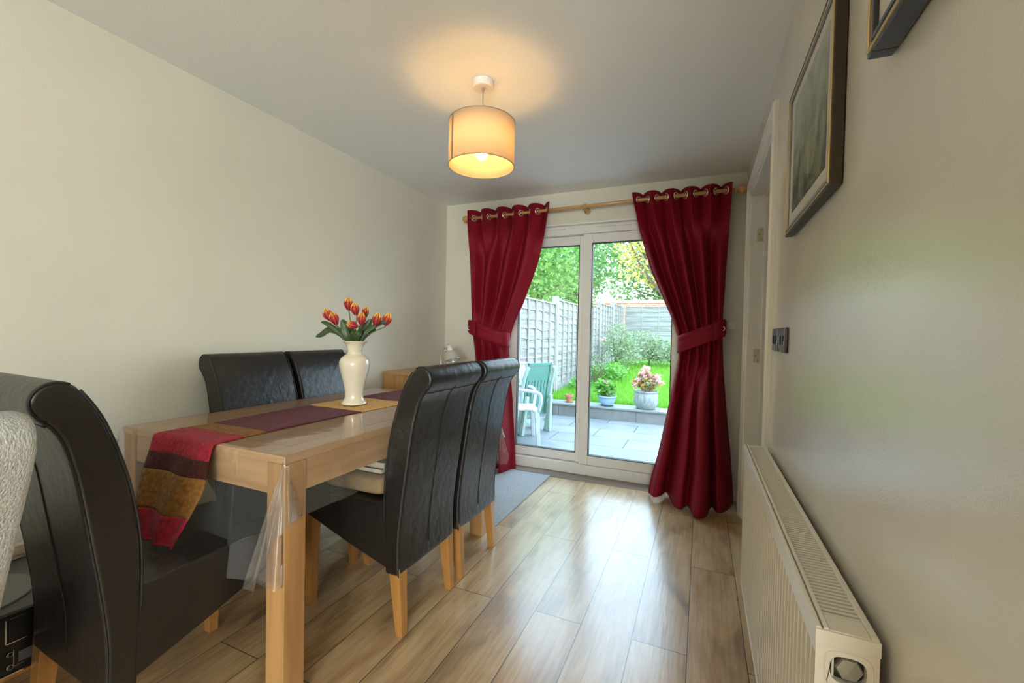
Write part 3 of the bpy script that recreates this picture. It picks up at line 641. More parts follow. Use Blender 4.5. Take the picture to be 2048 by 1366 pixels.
def tulip_head_mesh():
    v = []; f = []; uvs = []
    for k in range(6):
        inner = k % 2; a0 = k*PI/3; L_, W_ = (.070, .46) if inner else (.073, .56)
        base = len(v); NU, NV = 6, 9
        for j in range(NV+1):
            t = j/NV
            r = (.0265 if not inner else .0235)*(math.sin(PI*min(1, t*.62+.04))**.75)*(1-.88*(max(0, t-.45)/.55)**1.6)
            z = L_*t
            wdt = W_*2.0*(math.sin(PI*(t*.86+.07))**.7)
            for i in range(NU+1):
                u = i/NU-.5; a = a0+u*wdt
                rr = r*(1+.10*math.cos(u*PI)-.04)+.001*k*.3
                v.append((rr*math.cos(a), rr*math.sin(a), z-.006*(abs(u)*2)**2*t)); uvs.append((i/NU, t))
        for j in range(NV):
            for i in range(NU): a = base+j*(NU+1)+i; f.append((a, a+1, a+NU+2, a+NU+1))
    me = bpy.data.meshes.new('flower_head'); me.from_pydata(v, [], f); uvl = me.uv_layers.new(name='UVMap')
    for lp in me.loops: uvl.data[lp.index].uv = uvs[lp.vertex_index]
    me.materials.append(M['petal']); me.shade_smooth(); return me
TH = tulip_head_mesh()
RV = Vector((cy, sy, 0)); FV = Vector((-sy, cy, 0))      # across and along the sight line to the vase
tul = [  # head base seen from the camera (right, up from the rim), depth, tilt right, scale, label
    (-.131, .101, .02, -.50, 1.0, 'leftmost tulip, red with orange tips, leaning left'),
    (-.085, .080, -.02, -.40, 1.0, 'second tulip from the left, red with yellow tips, leaning left'),
    (-.043, .155, .03, -.05, 1.0, 'tallest tulip, standing above the middle of the vase'),
    (.006, .130, .0, -.20, .95, 'orange and red tulip just right of the tallest one'),
    (.030, .128, .05, .25, .75, 'small tulip half hidden at the back of the bunch'),
    (.046, .080, -.04, .06, .92, 'yellow-tipped tulip low in the middle of the bunch'),
    (.034, .072, -.05, -1.30, .85, 'drooping dark red tulip low over the vase rim'),
    (.106, .078, -.01, .26, 1.0, 'dark red tulip, second from the right of the bunch'),
    (.148, .080, .02, .32, 1.0, 'rightmost tulip, red with orange tips')]
vb = Vector((VX, VY, VZ+.326))
for i, (dx, dz, dp, tilt, sc, lab) in enumerate(tul):
    hb = vb+RV*dx+Vector((0, 0, dz))+FV*dp
    t = empty('tulip', hb, 0, lab+', in the cream vase', 'tulip', 'tulips in the cream vase')
    root = vb+RV*max(-.02, min(.02, dx*.2))+FV*max(-.02, min(.02, dp*.3))+Vector((0, 0, -.15))
    rim = vb+RV*max(-.034, min(.034, dx*.40))+FV*max(-.034, min(.034, dp*.4))+Vector((0, 0, .0))
    dirv = (RV*math.sin(tilt)+Vector((0, 0, 1))*math.cos(tilt)).normalized()
    pts = catmull([root, rim, lerp(rim, hb, .55)+Vector((0, 0, .006)), hb-dirv*.007, hb], 5)
    g = G().tube(pts, .0026, 8); pobj(g, 'stem', M['tulip_stem'], t, smooth=True)
    h = bpy.data.objects.new('flower_head', TH); C.objects.link(h); h.parent = t
    q = Vector((0, 0, 1)).rotation_difference(dirv); h.rotation_mode = 'QUATERNION'; h.rotation_quaternion = q; h.scale = (sc,)*3
def leaf(t, pts, wmax, nrm):
    P_ = catmull(pts, 6); n = len(P_)
    def fn(u, v):
        k = min(n-1, int(round(v*(n-1)))); p = P_[k]; d = (P_[min(k+1, n-1)]-P_[max(k-1, 0)]).normalized(); s = d.cross(nrm).normalized()
        w_ = wmax*math.sin(PI*min(1, (v*.93+.035)))**.8; uu = (u-.5)*2
        return p+s*uu*w_+nrm*(abs(uu)**1.5)*w_*.35
    g = G().grid(fn, 6, n-1); pobj(g, 'leaf', M['tulip_leaf'], t, smooth=True, solid=.0008)
def vp(dx, dz, dp=0): return vb+RV*dx+Vector((0, 0, dz))+FV*dp
tl_ = [o for o in bpy.data.objects if o.name.startswith('tulip') and o.type == 'EMPTY']
NF = -FV
leaf(tl_[0], [vp(-.02, -.03), vp(-.07, .03), vp(-.13, .055, .01), vp(-.175, .028, .01), vp(-.205, .017, .01)], .016, NF)
leaf(tl_[1], [vp(-.022, -.02), vp(-.06, .025), vp(-.11, .065), vp(-.150, .088), vp(-.175, .092)], .013, NF)
leaf(tl_[2], [vp(-.02, -.03), vp(-.03, .03, -.02), vp(-.042, .075, -.02), vp(-.062, .105, -.02)], .026, NF)
leaf(tl_[5], [vp(.0, -.03), vp(.005, .03, -.03), vp(-.004, .055, -.04), vp(-.014, .05, -.06)], .017, NF)
leaf(tl_[6], [vp(.01, -.03), vp(.022, .02, -.03), vp(.038, .045, -.035), vp(.05, .055, -.05)], .017, NF)
leaf(tl_[3], [vp(.012, -.03), vp(.035, .05, .01), vp(.065, .085, .01), vp(.078, .115, .01)], .020, NF)
leaf(tl_[4], [vp(.0, -.03), vp(.015, .06, .03), vp(.035, .11, .03), vp(.060, .148, .03)], .008, NF)
leaf(tl_[7], [vp(.02, -.03), vp(.05, .035), vp(.09, .07), vp(.14, .098), vp(.165, .102)], .012, NF)
leaf(tl_[8], [vp(.018, -.03), vp(.04, .02, .02), vp(.07, .05, .03), vp(.10, .06, .03)], .014, NF)

# ------------------------------------------------------------------ leather dining chairs
def arc(cx, cz, r, a0, a1, n): return [(cx+r*math.cos(lerp(a0, a1, i/n)), cz+r*math.sin(lerp(a0, a1, i/n))) for i in range(n+1)]
rear = [(p.x, p.y) for p in catmull([(0, .24, 0), (.002, .38, 0), (-.012, .52, 0), (-.030, .65, 0), (-.055, .82, 0), (-.078, .915, 0), (-.098, .957, 0), (-.118, .978, 0)], 4)]
roll = arc(-.088, 1.020, .048, math.radians(222), math.radians(62), 12)
front = [(p.x, p.y) for p in catmull([(-.052, 1.052, 0), (-.022, 1.005, 0), (.008, .94, 0), (.047, .81, 0), (.074, .65, 0), (.078, .50, 0), (.072, .36, 0), (.070, .24, 0)], 4)]
PROF = rear+roll+front
CW = .42
def make_chair(label):
    t = empty('dining_chair', (0, 0, 0), 0, label, 'chair')
    h = CW/2
    G().prism(PROF, -h, h).obj('backrest', M['leather'], t, bevel=.013, seg=3, angle=50)
    sp_ = [(.060, .262), (.070, .262), (.25, .315), (.44, .378), (.515, .400), (.526, .415), (.528, .45), (.524, .49), (.506, .508), (.30, .515), (.10, .505), (.060, .50)]
    G().prism(sp_, -h+.003, h-.003).obj('seat', M['leather'], t, bevel=.014, seg=3, angle=28)
    sm = G()
    rr = [(0, a, b) for a, b in rear[2:]]
    sm.tube([Vector((0, a-.0006, b)) for _, a, b in rr], .0022, 6); sm.obj('seam', M['seam'], t, smooth=True); sm = G()
    zs = rear[-4]; sm.tube([Vector((x, zs[0]-.0006, zs[1]+.0015*math.sin(x*90))) for x in [lerp(-h+.012, h-.012, i/24) for i in range(25)]], .0022, 6)
    sm.obj('seam', M['seam'], t, smooth=True)
    for s in (-1, 1):
        pp = G()
        pp.tube([Vector((s*(h-.003), a-.004*0, b)) for a, b in [(p[0], p[1]) for p in front[1:-6]]], .0028, 6)
        pp.tube([Vector((s*(h-.003), -.088+.0455*math.cos(a), 1.020+.0455*math.sin(a))) for a in [math.radians(lerp(250, 60, i/14)) for i in range(15)]], .0028, 6)
        pp.tube([Vector((s*(h-.003), a+.0035, b)) for a, b in rear[:-1]], .0028, 6)
        pp.obj('piping', M['seam'], t, smooth=True)
    for s in (-1, 1):
        G().taper((s*(h-.027), .002, 0), (s*(h-.030), .028, .272), .0165, .026).obj('leg', M['leg'], t, bevel=.002)
        G().taper((s*(h-.026), .490, 0), (s*(h-.030), .487, .40), .0165, .024).obj('leg', M['leg'], t, bevel=.002)
    return t
ch = make_chair('black leather dining chair holding a beige cushion, on the right side of the table')
def place(c, x, y, rz, sc=1): c.location = (x, y, 0); c.rotation_euler = (0, 0, rz); c.scale = (sc, 1, 1); c['group'] = 'black leather dining chairs round the table'
place(ch, -1.052, 1.560, PI/2, .97)
for lab, x, y, rz, s in (('black leather dining chair on the right of the table, nearest the patio door', -1.050, 2.008, PI/2, .96),
    ('black leather dining chair against the left wall, left of the tulip vase', -2.113, 1.535, -PI/2, 1.0),
    ('black leather dining chair against the left wall, partly behind the tulip vase', -2.113, 1.985, -PI/2, .98),
    ('black leather dining chair at the near head of the table, beside the grey armchair', -1.575, .590, math.radians(-2), 1.05)):
    c = copy_tree(ch); c['label'] = lab; place(c, x, y, rz, s)

# cushion and books on the near right chair seat
cu = G()
def cushion(u, v):
    a = 2*PI*u; n = .2; x = math.copysign(abs(math.cos(a))**n, math.cos(a)); y = math.copysign(abs(math.sin(a))**n, math.sin(a))
    t = PI*(v-.5); rr = math.cos(t)**.22 if abs(v-.5) < .4999 else 0; return (x*.165*rr, y*.16*rr, .042*math.copysign(abs(math.sin(t))**.55, math.sin(t)))
cu.grid(cushion, 64, 24, closed_u=True); co = cu.obj('seat_cushion', M['beige'], None, smooth=True); co.location = (-1.345, 1.56, .557); tag(co, 'thick beige suede cushion on the nearest right-hand chair seat', 'cushion')
def book(name, mm, x0, x1, y0, y1, z0, z1, lab, cat):
    t = empty(name, ((x0+x1)/2, (y0+y1)/2, z0), 0, lab, cat)
    pobj(G().box(x0, x1, y0, y1, z0, z0+.003).box(x0, x1, y0, y1, z1-.003, z1).box(x0, x0+.003, y0, y1, z0, z1), 'cover', mm, t)
    pobj(G().box(x0+.003, x1-.004, y0+.004, y1-.004, z0+.003, z1-.003), 'pages', M['creamc'], t)
book('book', M['dred'], -1.47, -1.205, 1.43, 1.66, .599, .622, 'dark red covered book lying on the beige cushion', 'book')
book('book', M['creamc'], -1.455, -1.20, 1.44, 1.645, .6222, .645, 'cream covered book on top of the dark red book', 'book')

# ------------------------------------------------------------------ oak cabinet and desk lamp in the far corner
cb = empty('cabinet', (-2.05, 3.0, 0), 0, 'low oak cabinet against the left wall behind the far chairs', 'cabinet')
X0c, X1c, Y0c, Y1c, Zc = XL+.005, -1.90, 2.665, 3.33, .885
pobj(G().box(X0c+.005, X1c-.02, Y0c+.004, Y1c, .0, Zc-.022), 'body', M['oak'], cb, bevel=.002)
pobj(G().box(X0c, X1c, Y0c, Y1c+.004, Zc-.022, Zc), 'top', M['oak_y'], cb, bevel=.003)
for k, (a, b) in enumerate(((Y0c+.02, (Y0c+Y1c)/2-.003), ((Y0c+Y1c)/2+.003, Y1c-.015))):
    dd = pobj(G().box(X1c-.02, X1c-.004, a, b, .06, Zc-.04), 'door', M['oak'], cb, bevel=.002)
    G().lathe([(0, .02), (.010, .018), (.012, .012), (.005, .004), (.005, 0)], (0, 0, 0), 14, Matrix.Rotation(PI/2, 3, 'Y')).obj('knob', M['steel'], dd, smooth=True).location = Vector((X1c-.004, (b-.04 if k == 0 else a+.04), .5))-Vector(cb.location)
dl = empty('desk_lamp', (-2.02, 3.14, Zc), 0, 'small silvery desk lamp with a bell shade on the corner cabinet', 'lamp')
dirl = Vector((.42, -.22, -.88)).normalized(); hd = Vector((-1.925, 3.10, 1.07))
Q = Vector((0, 0, 1)).rotation_difference(dirl).to_matrix()
pobj(G().lathe([(0, -.015), (.019, -.014), (.019, -.008), (.022, -.007), (.022, .0), (.019, .001), (.019, .010), (.022, .011), (.022, .020), (.019, .021), (.020, .038), (.024, .040)], hd, 24, Q), 'lamp_socket', M['upvc'], dl, smooth=True)
pobj(G().lathe([(.022, .036), (.036, .042), (.048, .056), (.057, .080), (.062, .105), (.064, .122), (.066, .124), (.062, .128), (.060, .105), (.054, .08), (.044, .058), (.030, .046), (.02, .04)], hd, 32, Q), 'lamp_shade', M['lampmetal'], dl, smooth=True)
pobj(G().tube([hd-dirl*.012, hd-dirl*.028-Vector((.004, 0, 0))], [.006, .004], 10), 'switch', M['leg'], dl, smooth=True)
pobj(G().tube(catmull([(-2.02, 3.14, Zc+.015), (-2.03, 3.14, .96), (-2.01, 3.13, 1.03), (-1.965, 3.11, 1.055), (-1.93, 3.10, 1.06)]), .0055, 8), 'arm', M['lampmetal'], dl, smooth=True)
kn = G()
for p in ((-1.957, 3.10, 1.045), (-1.965, 3.095, 1.065), (-1.972, 3.10, 1.035)): kn.lathe([(0, -.006), (.008, -.006), (.008, .006), (0, .006)], p, 12, Matrix.Rotation(PI/2, 3, 'X'))
pobj(kn, 'knuckle_joint', M['chrome'], dl, smooth=True)
pobj(G().lathe([(0, 0), (.07, 0), (.072, .006), (.06, .014), (.012, .02), (0, .02)], (-2.02, 3.14, Zc), 32), 'base', M['lampmetal'], dl, smooth=True)

# ------------------------------------------------------------------ radiator
rd = empty('radiator', (.22, 1.47, 0), 0, 'long white ribbed panel radiator low on the right wall', 'radiator')
RX0, RX1, RY0, RY1, RZ0, RZ1 = .180, .262, .825, 2.105, .135, .745
pf = []; n = 37; pitch = (RY1-RY0-.03)/n
y = RY0+.015; pf.append((RX0+.012, RY0+.002)); pts2 = [(RX0+.004, RY0+.004)]
for i in range(n):
    a = RY0+.015+i*pitch
    pts2 += [(RX0+.021, a+pitch*.04), (RX0+.021, a+pitch*.66), (RX0+.003, a+pitch*.74), (RX0+.003, a+pitch*.96)]
pts2.append((RX0+.004, RY1-.004))
g = G(); zs = [(RZ0, .012), (RZ0+.02, .012), (RZ0+.035, 0), (RZ1-.075, 0), (RZ1-.055, .012), (RZ1-.035, .012)]
for z, fl in zs:
    for (x, yy) in pts2: g.v.append(Vector((x if fl == 0 else RX0+.004, yy, z)))
K = len(pts2)
for j in range(len(zs)-1):
    for i in range(K-1): a = j*K+i; g.f.append((a, a+1, a+1+K, a+K))
pobj(g, 'front_panel', M['rad'], rd)
pobj(G().box(RX0+.023, RX0+.026, RY0+.004, RY1-.004, RZ0, RZ1-.03).box(RX1-.016, RX1-.006, RY0+.004, RY1-.004, RZ0, RZ1-.03), 'rear_panel', M['rad'], rd)
pobj(G().box(RX0, RX0+.008, RY0, RY1, RZ1-.036, RZ1).box(RX0+.0075, RX0+.011, RY0, RY1, RZ1-.036, RZ1-.006).box(RX0+.011, RX0+.018, RY0, RY1, RZ1-.030, RZ1).box(RX1-.010, RX1, RY0, RY1, RZ1-.030, RZ1)
     .box(RX0+.018, RX1-.010, RY0, RY0+.045, RZ1-.012, RZ1-.002).box(RX0+.018, RX1-.010, RY1-.02, RY1, RZ1-.012, RZ1-.002), 'top_rim', M['rad'], rd, bevel=.0015)
sl = G(); ns = 98; y0s, y1s = RY0+.047, RY1-.022
for i in range(ns):
    yy = lerp(y0s, y1s, (i+.5)/ns); sl.box(RX0+.018, RX1-.010, yy-.0031, yy+.0031, RZ1-.008, RZ1-.005)
pobj(sl, 'top_grille', M['rad'], rd)
conv = G()
for i in range(60):
    yy = lerp(RY0+.02, RY1-.02, (i+.5)/60); conv.box(RX0+.028, RX1-.018, yy-.001, yy+.001, RZ0+.02, RZ1-.06)
pobj(conv, 'convector_fins', M['rad'], rd)
pobj(G().box(RX0+.002, RX1-.0, RY1-.002, RY1+.001, RZ0, RZ1-.03), 'side_panel', M['rad'], rd)
# near end panel with its oval opening
ep = G(); NE = 32; oc = ((RX0+RX1)/2+.002, RZ1-.060); outer = []; inner = []
for k in range(NE):
    a = 2*PI*k/NE+PI/4; ca, sa = math.cos(a), math.sin(a); m_ = max(abs(ca), abs(sa))
    hx = (RX1-RX0)/2; 
    ox = (RX0+RX1)/2+hx*ca/m_; oz = lerp(RZ0, RZ1-.004, .5)+(RZ1-.004-RZ0)/2*sa/m_
    outer.append(Vector((ox, RY0-.002, oz)))
    p_ = .65; inner.append(Vector((oc[0]+.0235*math.copysign(abs(ca)**p_, ca), RY0-.002, oc[1]+.021*math.copysign(abs(sa)**p_, sa))))
rings = [outer, inner, [v+Vector((0, .014, 0)) for v in inner]]
for r_ in rings: ep.v += r_
for j in range(2):
    for k in range(NE): ep.f.append((j*NE+k, j*NE+(k+1) % NE, (j+1)*NE+(k+1) % NE, (j+1)*NE+k))
pobj(ep, 'end_panel', M['rad'], rd)
pobj(G().box(RX0+.004, RX1-.004, RY0+.010, RY0+.012, RZ1-.09, RZ1-.035), 'opening_back', M['black_pl'], rd)
pobj(G().lathe([(0, .013), (.017, .012), (.0185, .009), (.0185, 0)], (oc[0]+.002, RY0+.010, oc[1]+.002), 6, Matrix.Rotation(PI/2, 3, 'X')), 'end_plug', mat('grey_brass_plug', (.30, .27, .22), .4, metal=.4), rd)
gr_ = []
for k in range(28):
    a = 2*PI*k/28; ca, sa = math.cos(a), math.sin(a); gr_.append((oc[0]+.031*math.copysign(abs(ca)**.5, ca), RY0-.0025, oc[1]-.002+.030*math.copysign(abs(sa)**.5, sa)))
pobj(G().tube(gr_, .0012, 6, closed=True).box(RX0-.001, RX1+.001, RY0-.004, RY0+.003, RZ1-.026, RZ1-.003), 'clip_cover', M['rad'], rd, bevel=.001)
for a in (1.0, 1.9): pobj(G().box(RX1-.004, XR-.001, a, a+.03, .2, .65), 'wall_bracket', M['rad'], rd)
for a, b in ((RY1+.03, RY1-.01), (RY0-.03, RY0+.01)): pobj(G().tube([(RX0+.05, a, 0), (RX0+.05, a, .17), (RX0+.05, b, .18)], .0075, 10), 'pipe', M['rad'], rd, smooth=True)

# ------------------------------------------------------------------ pictures on the right wall
def picture(name, y0, y1, z0, z1, dep, wd, outer_m, side_m, lip_m, lab, mount, art, tiltx=0):
    t = empty(name, (XR, (y0+y1)/2, z0), 0, lab, 'picture'); x1 = XR-.002; x0 = x1-dep
    def ring(g, a, xa, xb, wd_):
        g.box(xa, xb, y0+a, y0+a+wd_, z0+a, z1-a).box(xa, xb, y1-a-wd_, y1-a, z0+a, z1-a).box(xa, xb, y0+a+wd_, y1-a-wd_, z0+a, z0+a+wd_).box(xa, xb, y0+a+wd_, y1-a-wd_, z1-a-wd_, z1-a); return g
    pobj(ring(G(), 0, x0, x1, wd), 'frame', outer_m, t, bevel=.0025)
    pobj(ring(G(), wd*.25, x0-.003, x0+.004, wd*.2), 'gilt_bead', lip_m, t, bevel=.0012)
    pobj(ring(G(), wd*.75, x0-.0015, x0+.006, wd*.32), 'inner_lip', side_m, t, bevel=.0012)
    pobj(G().box(x0+.007, x0+.010, y0+wd, y1-wd, z0+wd, z1-wd), 'mount', M['matboard'], t)
    if art:
        o = G().box(-.001, .0, -(y1-y0)/2+wd+mount, (y1-y0)/2-wd-mount, -(z1-z0)/2+wd+mount*.8, (z1-z0)/2-wd-mount*.6).obj('painting', M['art'], t)
        o.location = Vector((x0+.0068, (y0+y1)/2, (z0+z1)/2))-Vector(t.location)
    pobj(G().box(x0+.0035, x0+.0045, y0+wd, y1-wd, z0+wd, z1-wd), 'glazing', M['art_glass'], t)
picture('framed_picture', 1.165, 1.725, 1.545, 2.005, .024, .020, M['frame_brown'], M['silver'], M['gold'], 'framed faded watercolour in a bronze and gilt frame, nearer the doorway', .055, True)
picture('framed_picture', .28, .905, 1.668, 2.13, .034, .026, M['frame_bk'], M['frame_bk'], M['gold'], 'black frame with a gilt line, high on the right wall at the top edge', .06, True)

# ------------------------------------------------------------------ wall switches
for k, (a, b, zz, lab) in enumerate(((1.915, 2.062, 1.196, 'dark patterned double switch plate beside the doorway, the farther one'), (1.757, 1.905, 1.196, 'dark patterned double switch plate, the nearer one on the right wall'))):
    t = empty('wall_switch', (XR, (a+b)/2, zz), 0, lab, 'switch', 'dark patterned switch plates by the doorway')
    pobj(G().box(XR-.011, XR-.0005, a, b, zz-.045, zz+.045), 'plate', M['plate'], t, bevel=.005, seg=3)
    for q in (.32, .68): yy = lerp(a, b, q); pobj(G().box(XR-.015, XR-.010, yy-.011, yy+.011, zz-.016, zz+.016), 'rocker', M['black_pl'], t, bevel=.002)
    mo = G(); rr = random.Random(k+4)
    for q in range(5):
        yy = lerp(a+.02, b-.02, q/4); pts = []
        for s in range(14): an = s/13*4.2+q; r_ = .004+.010*s/13; pts.append((XR-.0118, yy+r_*math.cos(an), zz-.018+.020*rr.random()*0+.03*math.sin(q*2.1)*.5+r_*math.sin(an)*1.3))
        mo.tube(pts, .0016, 5)
    pobj(mo, 'scroll_motif', M['motif'], t, smooth=True)
    pobj(G().box(XR-.0125, XR-.009, a+.012, a+.0145, zz-.042, zz+.042), 'edge_line', M['motif'], t)

# ------------------------------------------------------------------ pendant lamp
LX, LY = -.990, 1.855
M['tape'] = mat('grey_trim_tape', (.30, .26, .21), .6)
pl = empty('pendant_lamp', (LX, LY, H), 0, 'cream drum pendant lamp lit in the middle of the ceiling', 'lamp')
def lo(g, name, m, parent=pl, **k): return pobj(g, name, m, parent, **k)
lo(G().lathe([(0, H-.034), (.046, H-.034), (.050, H-.030), (.050, H), (0, H)], (LX, LY, 0), 40), 'ceiling_rose', M['upvc'], smooth=False, bevel=.002)
lo(G().tube([(LX, LY, H-.034), (LX+.001, LY, 2.30), (LX, LY, 2.17)], .0032, 8).lathe([(0, H-.046), (.006, H-.046), (.009, H-.034)], (LX, LY, 0), 12), 'cord', mat('grey_flex', (.35, .32, .28), .6), smooth=True)
SR, SZ0, SZ1 = .156, 1.996, 2.203
lo(G().lathe([(SR, SZ0), (SR, SZ0+.13), (SR, SZ1)], (LX, LY, 0), 96), 'lamp_shade', M['shade'], smooth=True, solid=.002)
for z in (SZ0, SZ1):
    rim = G(); rim.tube([(LX+(SR+.0005)*math.cos(2*PI*k/72), LY+(SR+.0005)*math.sin(2*PI*k/72), z) for k in range(72)], .0022, 6, closed=True)
    lo(rim, 'shade_rim', M['tape'], smooth=True)
sa_ = math.radians(-121)
lo(G().grid(lambda u, v: (LX+(SR+.0022)*math.cos(sa_+(u-.5)*.075), LY+(SR+.0022)*math.sin(sa_+(u-.5)*.075), lerp(SZ0, SZ1, v)), 4, 2), 'shade_seam', mat('grey_seam_strip', (.26, .23, .18), .5), smooth=True, solid=.0012)
fit = G().lathe([(.018, 2.138), (.022, 2.138), (.022, 2.142), (.018, 2.142)], (LX, LY, 0), 20)
for k in range(3): a = 2*PI*k/3+.4; fit.tube([(LX+.018*math.cos(a), LY+.018*math.sin(a), 2.14), (LX+.10*math.cos(a), LY+.10*math.sin(a), 2.165), (LX+SR*math.cos(a), LY+SR*math.sin(a), SZ1-.003)], .0015, 6)
lo(fit, 'shade_fitting', M['chrome'], smooth=True)
lo(G().lathe([(0, 2.175), (.016, 2.175), (.018, 2.15), (.018, 2.122), (0, 2.122)], (LX, LY, 0), 20), 'lamp_holder', M['upvc'], smooth=True)
lo(G().lathe([(.013, 2.123), (.015, 2.112), (.024, 2.092), (.029, 2.069), (.028, 2.052), (.021, 2.037), (.010, 2.029), (0, 2.027)], (LX, LY, 0), 24), 'bulb', M['bulb'], smooth=True)

# ------------------------------------------------------------------ hi-fi corner and grey armchair
st_ = empty('low_stand', (-2.02, .45, 0), 0, 'low wooden stand under the black stereo at the left edge', 'stand')
pobj(G().box(-2.235, -1.83, -.05, .92, .155, .175), 'top', M['leg'], st_, bevel=.003)
for yy in (-.05, .90): pobj(G().box(-2.235, -1.83, yy, yy+.02, 0, .155), 'side_panel', M['leg'], st_)
pobj(G().box(-2.235, -2.22, -.03, .90, 0, .155), 'back_panel', M['leg'], st_)
hf = empty('stereo_system', (-2.0, .5, .175), 0, 'black stereo with a record deck on top, behind the grey armchair', 'stereo')
hx0, hx1, hy0, hy1 = -2.20, -1.815, .20, .80
pobj(G().box(hx0, hx1, hy0, hy1, .181, .352), 'body', M['black_pl'], hf, bevel=.003)
pobj(G().box(hx0, hx1+.003, hy0-.002, hy1+.002, .352, .362), 'deck_top', M['grey_pl'], hf, bevel=.003)
pobj(G().lathe([(0, .368), (.148, .368), (.150, .364), (.150, .362)], (-2.0, .52, 0), 64), 'turntable_platter', mat('platter_grey', (.17, .17, .16), .4), hf, smooth=False)
pobj(G().lathe([(0, .370), (.045, .370), (.047, .368)], (-2.0, .52, 0), 32), 'record_label', M['black_pl'], hf)
pobj(G().box(hx1-.002, hx1+.004, hy0, hy1, .176, .181), 'base_trim', M['chrome'], hf)
fx = hx1+.0015
for a in ((.55, .72, .270, .2725), (.55, .5522, .270, .342), (.560, .72, .3415, .3425), (.566, .640, .1985, .1995), (.566, .567, .1985, .248), (.640, .641, .1985, .248), (.650, .651, .19, .258)):
    pobj(G().box(fx-.0005, fx+.0022, *a), 'trim_line', M['chrome'], hf)
pobj(G().box(fx-.002, fx+.0008, .577, .630, .205, .236), 'display', mat('grey_display', (.14, .14, .15), .2), hf)
for zz in (.201, .238):
    pobj(G().tube([(fx+.003, .559+.0065*math.cos(2*PI*k/24), zz+.0065*math.sin(2*PI*k/24)) for k in range(24)], .0010, 6, closed=True), 'knob_ring', M['chrome'], hf, smooth=True)
    pobj(G().lathe([(0, .006), (.005, .006), (.006, .003), (.006, 0)], (fx, .559, zz), 20, Matrix.Rotation(PI/2, 3, 'Y')), 'knob', M['black_pl'], hf, smooth=True)
def text(s, size, loc, rot, m, parent, name):
    cu_ = bpy.data.curves.new(name, 'FONT'); cu_.body = s; cu_.size = size; cu_.extrude = .0003; cu_.align_x = 'CENTER'
    o = bpy.data.objects.new(name, cu_); C.objects.link(o); bpy.context.view_layer.update()
    me = bpy.data.meshes.new_from_object(o.evaluated_get(bpy.context.evaluated_depsgraph_get())); bpy.data.objects.remove(o)
    me.materials.clear(); me.materials.append(m); o = bpy.data.objects.new(name, me); C.objects.link(o); o.parent = parent
    o.location = Vector(loc)-Vector(parent.location); o.rotation_euler = rot; return o
text('SONY', .0135, (fx+.0008, .628, .3275), (PI/2, 0, PI/2), mat('silver_print', (.45, .45, .46), .4), hf, 'maker_name')
cdb = empty('cardboard_flap', (-2.215, .55, .362), 0, 'folded cream card standing against the wall behind the stereo', 'card')
pobj(G().box(-2.238, -2.205, .30, .86, .3625, .41), 'card_body', M['card'], cdb, bevel=.002)
pobj(G().add([(-2.204, .58, .392), (-2.204, .80, .350+.02), (-2.190, .80, .372), (-2.196, .66, .412)], [(0, 1, 2, 3)]), 'folded_corner', M['card'], cdb, solid=.002)

ac = empty('armchair', (-1.45, .0, 0), 0, 'grey tweed upholstered armchair at the left edge, its high back to the camera', 'armchair')
ap = [(p.x, p.y) for p in catmull([(-1.42, .33, 0), (-1.365, .50, 0), (-1.255, .75, 0), (-1.172, .93, 0), (-1.160, .985, 0), (-1.178, 1.018, 0), (-1.225, 1.032, 0), (-1.275, 1.022, 0), (-1.305, .985, 0), (-1.35, .86, 0), (-1.45, .60, 0), (-1.52, .45, 0), (-1.55, .33, 0)], 5)]
g = G(); n0 = 0; ysec = [(-.30, .94), (-.28, 1.0), (.34, 1.0), (.385, .985), (.398, .955)]
cxa = sum(a for a, b in ap)/len(ap); cza = .66
for yv, s_ in ysec:
    for a, b in ap: g.v.append(Vector((a, yv, b)) if s_ == 1 else Vector((a-(a-(-1.26-(.95-b)*.42))*(1-s_)*3, yv, b-(max(0, b-.6))*(1-s_)*.5)))
K = len(ap)
for j in range(len(ysec)-1):
    for i in range(K): k2 = (i+1) % K; g.f.append((j*K+i, j*K+k2, (j+1)*K+k2, (j+1)*K+i))
g.f.append(tuple(range(K))); g.f.append(tuple((len(ysec)-1)*K+i for i in range(K)))
pobj(g, 'backrest', M['tweed'], ac, bevel=.012, seg=3, angle=50)
pobj(G().box(-2.0, -1.50, -.27, .36, .27, .46), 'seat', M['tweed'], ac, bevel=.03, seg=4)
for yy in (-.36, .33): pobj(G().box(-2.0, -1.52, yy-.0 if yy < 0 else yy+.03, yy+.07 if yy < 0 else yy+.09, .24, .60), 'arm', M['tweed'], ac, bevel=.02, seg=3)
for xx in (-1.95, -1.56):
    for yy in (-.26, .35): pobj(G().taper((xx, yy, 0), (xx, yy, .27), .014, .022), 'leg', M['leg'], ac, bevel=.002)

